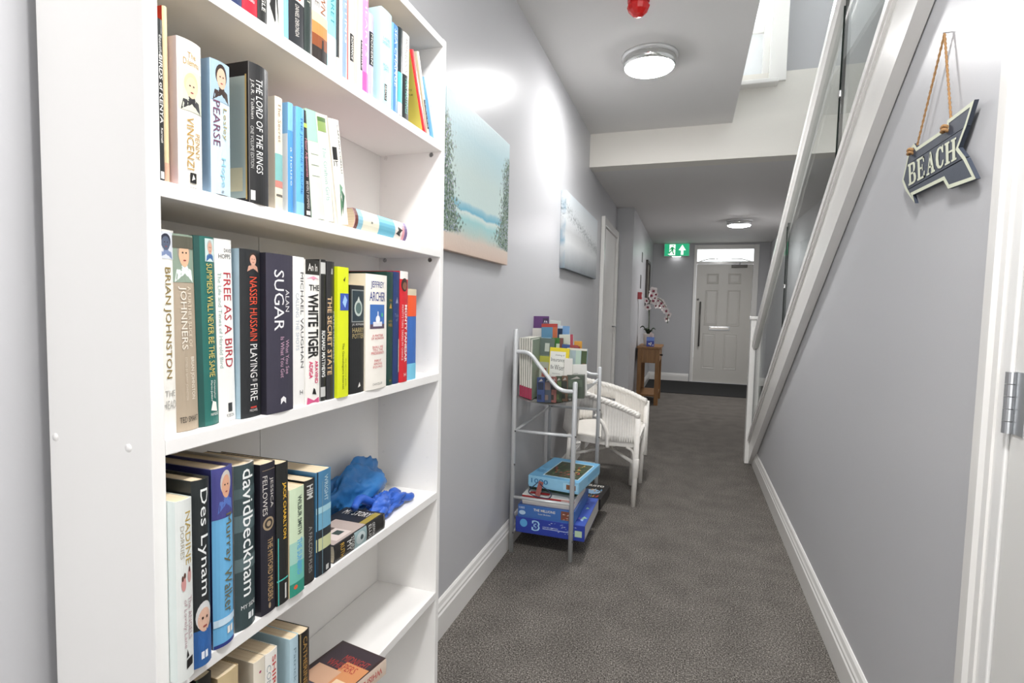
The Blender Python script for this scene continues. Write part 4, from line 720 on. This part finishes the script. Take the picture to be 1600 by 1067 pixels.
leaflet('purple guide with white lettering at the back of the stand', 831, 855, 494, 600, 2.86, .012, '5f3272', [('R', .62, .98, .55, .97, '3a2448'), ('H', 'GO', .68, .92, .8, .94, 'e8dcec'), ('R', 0, .6, .3, .72, '8a4a9c')], G)
leaflet('white brochure with a green emblem behind the blue leaflet', 851, 868, 500, 600, 2.88, .008, 'd8dcd4', [('R', .3, .6, .86, .95, '5a7a4c')], G)
leaflet('white card with rounded corner in front of the purple guide', 831, 858, 513, 600, 2.80, .01, 'ddd9d2', [], G)
leaflet('blue and orange leaflet with red top edge', 845, 870, 506, 600, 2.77, .008, '5f90b0', [('R', .7, 1, .4, 1, 'c46a44'), ('R', 0, 1, .95, 1, 'b8443a'), ('R', 0, .6, .5, .8, '8cb4cc')], G)
leaflet('white and blue coastal leaflet left of the stacked brochures', 864, 886, 509, 600, 2.83, .008, 'cfdbe6', [('R', .0, .5, .72, .96, '26364e'), ('R', .5, 1, .8, 1, '7fa8d4'), ('R', .2, .5, .6, .75, '3f74c4')], G)
leaflet('cream leaflet with red top corner', 874, 896, 523, 610, 2.74, .008, 'd9d9cc', [('R', .8, 1, .8, 1, 'b84a5c'), ('R', .1, .6, .6, .85, 'b8c4a4')], G)
leaflet('bright green leaflet with white strip', 860, 878, 528, 610, 2.70, .008, '3f7a38', [('R', .4, .7, .75, .9, 'd8e4cc'), ('R', .7, 1, .4, 1, '7a4a44')], G)
leaflet('blue and red leaflet near the yellow booklet', 872, 897, 538, 620, 2.66, .008, '34508c', [('R', .5, 1, .6, 1, '9c3a34'), ('R', .75, 1, .5, .95, '2a2a2c')], G)
leaflet('small orange yellow leaflet at the right of the stand', 894, 906, 533, 620, 2.72, .008, 'd89a2c', [('R', .3, .8, .7, .9, 'b04a2c')], G)
leaflet('large photo brochure with pale blue left half', 882, 914, 544, 622, 2.62, .012, 'a8bccb', [('R', .72, 1, .1, .96, '4a5a3c'), ('R', .45, .7, .1, .96, 'b9d0c8'), ('R', .8, .95, .3, .7, '8a5a4c'), ('R', .0, 1, .96, 1, 'e2e0d8')], G)
leaflet('green garden magazine with yellow strip on its cover', 837, 860, 528, 610, 2.60, .02, '6f7f6c', [('R', 0, 1, .72, 1, '5c6c66'), ('R', .4, .7, .78, .92, 'c0c8c0'), ('R', 0, 1, .6, .7, 'b8ba4a'), ('R', 0, 1, .3, .6, 'b4b8ac'), ('R', .3, .6, .35, .5, 'a05a54'), ('R', 0, 1, .0, .3, 'a8aaa4')], G)
leaflet('yellow bordered booklet with black lettering on white', 854, 884, 543, 622, 2.55, .014, 'e8d22c', [('R', .04, .84, .38, .93, 'e9e9e2'), ('H', 'thinking of', .3, .78, .84, .88, '5a5a56'), ('H', 'Insurance', .1, .8, .74, .81, '3a3a38'), ('H', 'Be', .1, .25, .6, .67, '3a3a38'), ('H', 'Wiser', .3, .8, .58, .68, '3a3a38'), ('H', 'insurance', .2, .6, .5, .53, '9a9a94'), ('R', .04, .84, .2, .36, '8a7434'), ('R', .04, .84, .05, .2, '6a4a34')], G, yaw=-4)
leaflet('blank white card leaning behind the dark magazines', 880, 893, 560, 622, 2.52, .004, 'e2dfd8', [], G)
leaflet('white folded flyer with teal print sticking out at the right', 894, 917, 570, 622, 2.56, .004, 'e0dfda', [('R', .45, .8, .55, .68, '7fb4a8'), ('R', .1, .4, .7, .72, 'a8a8a4')], G, yaw=12)
# dark photo magazines packed along the front
dm = [('3f4f7a', '2c3448'), ('48505c', '7c6a64'), ('8a5a54', '3a3430'), ('3f4a38', '5a6a44'), ('6a5240', '2a3026'), ('34402f', '4c5a48')]
xs0 = [839, 850, 860, 868, 877, 886]; xs1 = [851, 861, 869, 878, 887, 912]
for k, (c1, c2) in enumerate(dm):
    nm = ['navy', 'slate grey', 'brownish red', 'olive green', 'brown', 'dark green'][k]
    leaflet('%s photo magazine in the front row of the stand' % nm, xs0[k], xs1[k], 590-k*.6, 624, 2.475+.004*k, .02 if k < 5 else .07, c1, [('R', .1, .9, .5, .8, c2), ('R', .1, .6, .1, .3, c2), ('P', [(.2, .82), (.8, .86), (.6, .95)], 'a8a49c')], 'photo magazines in the front row')
# white-edged magazines standing side-on at the left
xa = ony(813, 590, 2.47).x; 
for k in range(6):
    x = -.772+k*.0105; z0 = tz(x)+.004
    m_ = obj('magazine', bx(0, .0095, 0, .2, 0, (1.056 if k < 5 else 1.05)-z0, .0006, seg=1), PAGESW); m_.location = (x, 2.475, z0); m_.rotation_euler = (0, R(-1.6+.25*k), 0)
    tag(m_, 'cream-edged magazine standing side-on in the stand, %s from the wall' % ('first', 'second', 'third', 'fourth', 'fifth', 'sixth')[k], 'magazine', 'magazines standing side on')
    o_ = obj('coloured_corner', bx(-.0002, .0097, -.0006, .03, .0, .055), mat('a03450', .45), m_)
    obj('cover', bx(.0095, .0099, 0, .2, 0, (1.056 if k < 5 else 1.05)-z0), mat('7f8c7c', .35), m_)
# ---- jigsaw boxes on the bottom shelf
JG = 'jigsaw and game boxes'
def gbox(label, loc, rz, L_, W_d, H_, side, top, fitems, titems, ritems=()):
    o = thing('jigsaw_box', label, 'box', loc, (0, 0, R(rz)), JG)
    obj('base_tray', bx(.002, L_-.002, .002, W_d-.002, 0, H_*.5), mat(side, .45), o)
    l_ = obj('lid', bx(0, L_, 0, W_d, H_*.12, H_, .001, seg=1), [mat(side, .4, var=.06, vscale=40)], o)
    DF = Decals(lambda u, v, h: (L_*u, -h, H_*(.12+.88*v)), l_); DT = Decals(lambda u, v, h: (L_*u, W_d*v, H_+h), l_); DR = Decals(lambda u, v, h: (L_+h, W_d*u, H_*(.12+.88*v)), l_)
    DT.rect(0.005, .995, .005, .995, top)
    for D, its in ((DF, fitems), (DT, titems), (DR, ritems)):
        for it in its:
            if it[0] == 'R': D.rect(*it[1:])
            elif it[0] == 'H': D.text(*it[1:6], it[6], 0, it[7] if len(it) > 7 else 0)
            elif it[0] == 'P': D.poly(*it[1:])
            elif it[0] == 'E': D.poly(ell(*it[1:5]), it[5])
    return o
def blobs(n, u0, u1, v0, v1, cols, s=.06):
    out = []
    for k in range(n):
        u = random.uniform(u0, u1-s); v = random.uniform(v0, v1-s*1.5); out.append(('P', [(u, v), (u+s*random.uniform(.4, 1.2), v+s*.3), (u+s*random.random(), v+s*1.5*random.uniform(.5, 1))], random.choice(cols)))
    return out
a = onz(909, 843, .098); b_ = onz(797, 822, .098)
z = .0985; fl = (-.7745, 2.462, z)
gbox('deep blue wide jigsaw box with a large numeral 3, bottom of the pile', (-.80+.028, 2.459, z), 0, .345, .40, .076, '2c3f9c', '4560b8', [('E', .12, .6, .055, .3, '5aa4d8'), ('H', '3', .24, .36, .12, .9, 'a8d4f0', .06), ('H', '3', .262, .338, .2, .82, '2c3f9c', .02), ('H', 'LIMITED EDITION', .4, .62, .45, .55, 'c8d8f0'), ('R', .4, .8, .36, .4, 'c8d8f0'), ('R', .86, .96, .15, .6, 'b8d0b0')]+blobs(26, .48, .9, .1, .95, ['dfe8f8', '9fb8e8'], .035), blobs(14, .6, .98, .05, .95, ['8a6ab0', '9fc8a0', 'a8c4ec', '2c3f9c'], .07), [('R', 0, 1, 0, 1, 'c4c4c0')])
gbox('mid blue jigsaw box with white title and crowd picture', (-.782+.02, 2.462, z+.0765), 0, .285, .36, .062, '3f6cb0', '5a74b4', [('H', 'THE MILLIONS', .28, .66, .55, .78, 'f0ead8', .01), ('H', 'Susan Brabeau', .36, .58, .28, .42, 'e0e0e0'), ('R', .76, .98, .1, .9, '7a4a3a')]+blobs(18, .77, .97, .12, .85, ['e0c8a8', 'c04a3a', '3a3030', 'f0e6d8'], .05)+[('H', '1000', .02, .12, .65, .85, 'd8e4f0'), ('E', .08, .3, .06, .2, 'b8d4ec')], blobs(10, .1, .9, .1, .9, ['3f5a9c', '8a94c0'], .1))
gbox('flat white jigsaw box with red stripe lying on the blue boxes', (-.762+.016, 2.475, z+.139), 0, .262, .30, .048, 'eae6e0', 'dfe0dc', [('R', 0, 1, .68, .92, 'b03434'), ('R', .75, .95, .74, .84, 'e8d8d0')], [('E', .28, .55, .2, .3, '8fc0e0'), ('P', [(.2, .3), (.92, .3), (.86, .72), (.3, .72)], '6a5a50')]+blobs(30, .26, .86, .32, .7, ['b03a34', '4a7ab0', 'e0d0b0', '3a5a3a', 'd8a860'], .06)+[('R', .12, .5, .06, .16, 'b03434')])
gbox('dark green jigsaw box under the pale blue puzzle', (-.735, 2.56, z+.1875), -6, .25, .33, .034, '2f4a38', '3a5a40', [], [], [('R', 0, 1, .2, .9, '3f6a44')]+blobs(12, .05, .95, .1, .9, ['7aa05a', 'b8904a', '223a2a'], .1))
gbox('pale blue thousand piece jigsaw box on top of the pile', (-.724, 2.50, z+.222), -7, .262, .36, .056, '8fc4e2', '6fb0d8', [('H', '1000', .06, .40, .28, .76, '3a78a8', .015), ('R', .70, .98, .1, .8, 'a8d4ec'), ('R', .76, .94, .18, .66, '8a5a3c')]+blobs(10, .77, .93, .2, .64, ['e0c04a', 'c84a34', 'f0e0c0', '3a5a34'], .05), [('R', .24, .94, .10, .86, 'c8dce4'), ('R', .26, .92, .12, .84, '3f4a34')]+blobs(46, .27, .9, .14, .82, ['8a3a2c', 'c8a04a', '4a6a3a', '2a3024', 'b85a44', '6a7a4c'], .07)+[('H', 'PUZZLE', .04, .2, .2, .3, '3a78a8')], [('R', .4, .95, .2, .8, '7ab8dc')])
tg = thing('luggage_tag', 'small patterned tag on a dark cord against the pale blue box', 'tag', (-.655, 2.452, z+.225))
obj('tag_card', bx(-.012, .012, -.002, 0, -.03, .045, .001), mat('9c5a54', .5, var=.5, vscale=120), tg, rot=(0, R(14), 0))
obj('cord', tube(catmull([(-.004, -.003, .04), (-.05, -.004, -.01), (-.02, -.004, -.03), (.05, -.004, -.032), (.06, -.004, -.005), (.02, -.004, .02), (.005, -.003, .035)], 6), .0024, 6), mat('22304e', .6), tg, True)
bk = onz(945, 800, 0)
gbox('black game box with colourful pictures standing right of the pile', (-.565, 2.90, .0975), -4, .145, .25, .062, '1f1e1e', '242322', [('R', .1, .42, .1, .4, 'd86a74'), ('R', .5, .85, .1, .4, 'd86a74')]+blobs(10, .1, .9, .4, .95, ['d8d4cc', 'b04a4a', '6a9ac0'], .1), [('E', .5, .45, .3, .16, '8fb4d4'), ('H', 'GUSTO', .1, .8, .8, .93, 'e0dcd4', .02)]+blobs(26, .08, .9, .05, .75, ['b8473c', 'd8cfc0', '6a94b8', '3a3836', 'c89a5a'], .1))
# ================================================================== WICKER CHAIR
ch = thing('wicker_armchair', 'white wicker tub armchair beside the magazine stand', 'chair', (0, 0, 0))
CX0, CX1, CY0, CY1 = -.775, -.262, 3.29, 3.90
cpath = catmull([(CX1, CY0, 0), (CX1-.12, CY0-.012, 0), (CX1-.27, CY0-.005, 0), (CX0+.09, CY0+.06, 0), (CX0+.01, CY0+.2, 0), (CX0, (CY0+CY1)/2, 0), (CX0+.01, CY1-.2, 0), (CX0+.09, CY1-.06, 0), (CX1-.27, CY1+.005, 0), (CX1-.12, CY1+.012, 0), (CX1, CY1, 0)], 12)
nP = len(cpath)-1
def topz(u):
    s = abs(2*u-1); return .56+.165*max(0, 1-s**1.6)
def shell(u, v, off=0):
    f_ = u*nP; i = min(int(f_), nP-1); p = cpath[i].lerp(cpath[i+1], f_-i); t_ = (cpath[min(i+1, nP)]-cpath[max(i-1, 0)]).normalized(); nrm = Vector((t_.y, -t_.x, 0))
    zb = .40; z = zb+(topz(u)-zb)*v
    k = p+nrm*(.0016*math.sin(u*2*math.pi*84)+.03*(v-.3)+off); return Vector((k.x, k.y, z))
def hole_(i, j, nu=504, nv=6):
    u = (i+.5)/nu; v = (j+.5)/nv
    return not ((.17 < u < .27 or .73 < u < .83) and v < .72)
sh_ = grid(lambda u, v: shell(u, v), 504, 6, hole_)
o = obj('woven_shell', sh_, WICKER, ch, True); so = o.modifiers.new('thick', 'SOLIDIFY'); so.thickness = .012
def braid(fn, n=120, r=.017):
    bm = bmesh.new()
    for ph in (0, 2.09, 4.19):
        pts = []
        for k in range(n+1):
            p = fn(k/n); pts.append(p+Vector((0, .55*r*math.cos(k*1.1+ph), .55*r*math.sin(k*1.1+ph))))
        tube(pts, r*.72, 6, bm=bm)
    return bm
obj('braided_arm_rim', braid(lambda u: shell(u, 1)), WICKER, ch, True)
seat = bmesh.new(); ring = [cpath[int(k*nP/48)] for k in range(49)]
top_ = [seat.verts.new((p.x+.012*(0 if k in (0, 48) else 1), p.y+(.01 if p.y < 3.6 else -.01), .405)) for k, p in enumerate(ring)]; bot_ = [seat.verts.new((v.co.x, v.co.y, .365)) for v in top_]
seat.faces.new(top_); seat.faces.new(bot_[::-1])
for k in range(49): seat.faces.new((top_[k], top_[(k+1) % 49], bot_[(k+1) % 49], bot_[k]))
obj('seat', seat, WICKER, ch)
for x, y, top in ((CX1-.005, CY0, .545), (CX1-.005, CY1-.13, .42), (CX1-.06, CY1-.2, .38), (CX0+.08, CY0+.06, .40), (CX0+.08, CY1-.06, .40)):
    obj('leg', tube([(x-.012, y, 0), (x-.008, y, .2), (x, y, top)], [.015, .017, .017], 10), WICKER, ch, True)
obj('leg_wrap', tube([(CX1-.0125, CY0, .18), (CX1-.0125, CY0, .185), (CX1-.0085, CY0, .295), (CX1-.0085, CY0, .30)], [.016, .0195, .0195, .016], 10), WICKER, ch, True)
obj('front_post', tube([(CX1+.004, CY1-.13, .2), (CX1+.002, CY1-.05, .40), (CX1, CY1, .56)], .02, 8), WICKER, ch, True)
for s, yy in ((1, CY0-.004), (-1, CY1+.004)):
    obj('arm_support', tube(catmull([(CX1-.27, yy-.012*s, .55), (CX1-.215, yy-.012*s, .50), (CX1-.19, yy-.01*s, .43), (CX1-.185, yy-.01*s, .355)], 6), .013, 8), WICKER, ch, True)
for xa_, xb_ in ((CX1-.02, CX1-.07), (CX0+.1, CX0+.16)): obj('corner_bracket', tube(catmull([(xa_, CY0, .27), (xa_-(.012 if xa_ > -.5 else -.012), CY0, .34), (xb_, CY0, .365)], 6), .009, 8), WICKER, ch, True)
obj('stretcher', tube([(CX1-.02, CY0, .27), (CX0+.1, CY1-.06, .30)], .011, 8), WICKER, ch, True); obj('stretcher', tube([(CX0+.1, CY0+.06, .27), (CX1-.02, CY1-.13, .31)], .011, 8), WICKER, ch, True)
# ================================================================== CONSOLE TABLE + ORCHID
tb = thing('console_table', 'small oak console table with drawer near the front door', 'table', (0, 0, 0))
TX0, TX1, TY0, TY1 = -.605, -.335, 6.98, 7.62
obj('table_top', bx(TX0-.012, TX1+.02, TY0-.015, TY1+.015, .722, .748, .004), WOOD, tb)
for x in (TX0, TX1-.05):
    for y in (TY0, TY1-.05): obj('leg', bx(x, x+.05, y, y+.05, 0, .722, .003), WOOD, tb)
obj('side_panel', bx(TX0+.05, TX1-.05, TY0+.01, TY0+.028, .54, .722), WOOD, tb); obj('side_panel', bx(TX0+.05, TX1-.05, TY1-.028, TY1-.01, .54, .722), WOOD, tb)
dr = obj('drawer', bx(TX1-.02, TX1-.004, TY0+.055, TY1-.055, .55, .715, .003), WOOD, tb)
obj('knob', tube([(TX1-.004, 7.12, .64), (TX1+.02, 7.12, .64), (TX1+.034, 7.12, .64)], [.008, .01, .016], 10), BLACK, dr, True)
obj('back_panel', bx(TX0, TX0+.015, TY0+.05, TY1-.05, .54, .722), WOOD, tb)
obj('lower_shelf', bx(TX0+.01, TX1-.01, TY0+.012, TY1-.012, .11, .135, .003), WOOD, tb)
PC = Vector((-.498, 7.22, .749))
oc = thing('potted_orchid', 'white and burgundy orchid in a ribbed white pot on the console table', 'plant', PC)
pot = lathe([(0, 0), (.046, 0), (.05, .01), (.066, .15), (.068, .155), (.06, .155), (.056, .13), (0, .13)], 32)
for v in pot.verts:
    if v.co.z < .15:
        a_ = math.atan2(v.co.y, v.co.x); s = 1+.02*math.cos(a_*16); v.co.x *= s; v.co.y *= s
obj('pot', pot, mat('e3ded6', .45), oc, True); obj('soil', lathe([(0, .132), (.056, .131)], 20), mat('3a2e24', .9), oc)
LEAF = mat('26341f', .4, var=.2, vscale=30)
for a_, l_, w_ in ((200, .16, .026), (20, .13, .03), (140, .12, .026), (260, .13, .028), (320, .1, .024)):
    d = Vector((math.cos(R(a_)), math.sin(R(a_)), 0)); s = Vector((-d.y, d.x, 0))
    obj('leaf', grid(lambda u, v: d*l_*u*.7+s*w_*math.sin(math.pi*min(1, u*.95+.05))*(v-.5)*2+Vector((0, 0, .14+l_*.75*math.sin(u*2.2)-.03*abs(v-.5))), 8, 4), LEAF, oc, True)
def opx(px, py): return ony(px, py, 7.22)-PC
stem = catmull([(0.0, 0, .14), opx(1014, 500), opx(1014, 478), opx(1018, 468), opx(1028, 466), opx(1037, 474), opx(1043, 488), opx(1043, 505)], 6)
obj('stem', tube(stem, .0045, 6), mat('4a5a34', .5), oc, True)
obj('stake', tube([(.008, .004, .13), opx(1015, 470)], .003, 6), mat('3a4a2c', .6), oc)
PET = mat('efe8e6', .5, var=.04); BUR = mat('86203c', .5, var=.1, vscale=80)
fpos = [(1012, 470), (1018, 462), (1022, 455), (1026, 460), (1021, 470), (1013, 480), (1028, 470), (1033, 474), (1037, 479), (1041, 486), (1044, 492), (1041, 498), (1036, 484), (1030, 478), (1025, 478), (1024, 466)]
fm = None
for k, (px, py) in enumerate(fpos):
    p = opx(px, py)+Vector((random.uniform(-.01, .01), random.uniform(-.05, .03), 0)); s = random.uniform(1.05, 1.5)*(.75 if k > 11 else 1)
    rot = (R(random.uniform(-25, 15)), R(random.uniform(0, 360)), R(random.uniform(-50, 50)))
    if fm is None:
        b = bmesh.new()
        for q in range(5):
            a_ = q*2*math.pi/5+.3; d = Vector((math.cos(a_), 0, math.sin(a_))); t_ = Vector((-d.z, 0, d.x)); l_, w2 = (.04, .021) if q % 2 == 0 else (.036, .016)
            grid(lambda u, v: d*l_*u+t_*w2*math.sin(math.pi*(u*.85+.1))*(v-.5)*2+Vector((0, -.012*u*u+.003*(v-.5)**2, 0)), 6, 4, bm=b)
        fo = obj('flower', b, PET, oc, True, p, rot); fm = fo.data
        l2 = bmesh.new(); bmesh.ops.create_icosphere(l2, subdivisions=2, radius=.009)
        for v in l2.verts: v.co = Vector((v.co.x, v.co.y*1.3-.006, v.co.z*1.1))
        lo = obj('flower_lip', l2, BUR, fo, True); lm = lo.data
        sp_ = bmesh.new()
        for q in range(5):
            a_ = q*2*math.pi/5+.3; d = Vector((math.cos(a_), 0, math.sin(a_))); t_ = Vector((-d.z, 0, d.x))
            grid(lambda u, v: d*(.006+.010*u)+t_*.004*math.sin(math.pi*(u*.8+.1))*(v-.5)*2+Vector((0, -.0025-.004*u, 0)), 3, 2, bm=sp_)
        so_ = obj('petal_marking', sp_, BUR, fo, True); sm = so_.data
    else:
        fo = bpy.data.objects.new('flower', fm); lo = bpy.data.objects.new('flower_lip', lm); so_ = bpy.data.objects.new('petal_marking', sm)
        for o in (fo, lo, so_): C.objects.link(o)
        fo.parent = oc; lo.parent = fo; so_.parent = fo; fo.location = p; fo.rotation_euler = rot
    fo.scale = (s, s, s)
ts = thing('tissue_box', 'small blue tissue box with white flowers beside the orchid pot', 'tissue box', (-.455, 7.03, .749))
bo = obj('carton', bx(-.047, .047, -.02, .03, 0, .12, .002), mat('3c4ca8', .45, var=.15, vscale=60), ts)
dd = Decals(lambda u, v, h: (-.047+.094*u, -.02-h, .12*v), bo)
dd.rect(0, 1, .6, 1, '6f8fd8')
for u, v, r_ in ((.35, .3, .12), (.55, .2, .1), (.6, .38, .1), (.85, .16, .08)): dd.poly(ell(u, v, r_, r_*.8, 10), 'e8e6dc')
obj('tissue', grid(lambda u, v: (-.012+.05*u, .005+.012*math.sin(6*u), .118+.055*v+.012*math.sin(5*u)*v), 8, 3), mat('d9c8c4', .8), ts, True)
# things on the pillar wall
cp = thing('fire_call_point', 'small red fire alarm call point on the pillar wall', 'call point', (XP, 7.05, 1.395))
obj('box', bx(.0, .05, -.045, .045, -.045, .045, .004), mat('a8262e', .4), cp); obj('glass_window', bx(.05, .052, -.028, .028, -.02, .02), mat('e8e4e0', .3), cp)
t1 = obj('wall_notice', bx(XP+.001, XP+.006, 7.30, 7.42, 1.50, 1.68, .001), mat('5f5f5c', .5)); tag(t1, 'small grey notice above the red call point', 'notice')
t2 = obj('wall_notice', bx(XP+.001, XP+.006, 7.42, 7.54, 1.86, 1.99, .001), mat('6a6a66', .5)); tag(t2, 'small grey plaque high on the pillar wall', 'notice')
pc = thing('framed_picture', 'dark framed picture on the pillar wall above the console table', 'picture', (XP, 8.45, 1.62))
fb = bx(0, .03, -.28, -.24, -.34, .34, .003); bx(0, .03, .24, .28, -.34, .34, .003, bm=fb); bx(0, .03, -.24, .24, .30, .34, .003, bm=fb); bx(0, .03, -.24, .24, -.34, -.30, .003, bm=fb)
obj('frame', fb, mat('2c2620', .4), pc); obj('print', bx(.004, .012, -.24, .24, -.30, .30), mat('8a8478', .5, var=.6, vscale=14), pc)
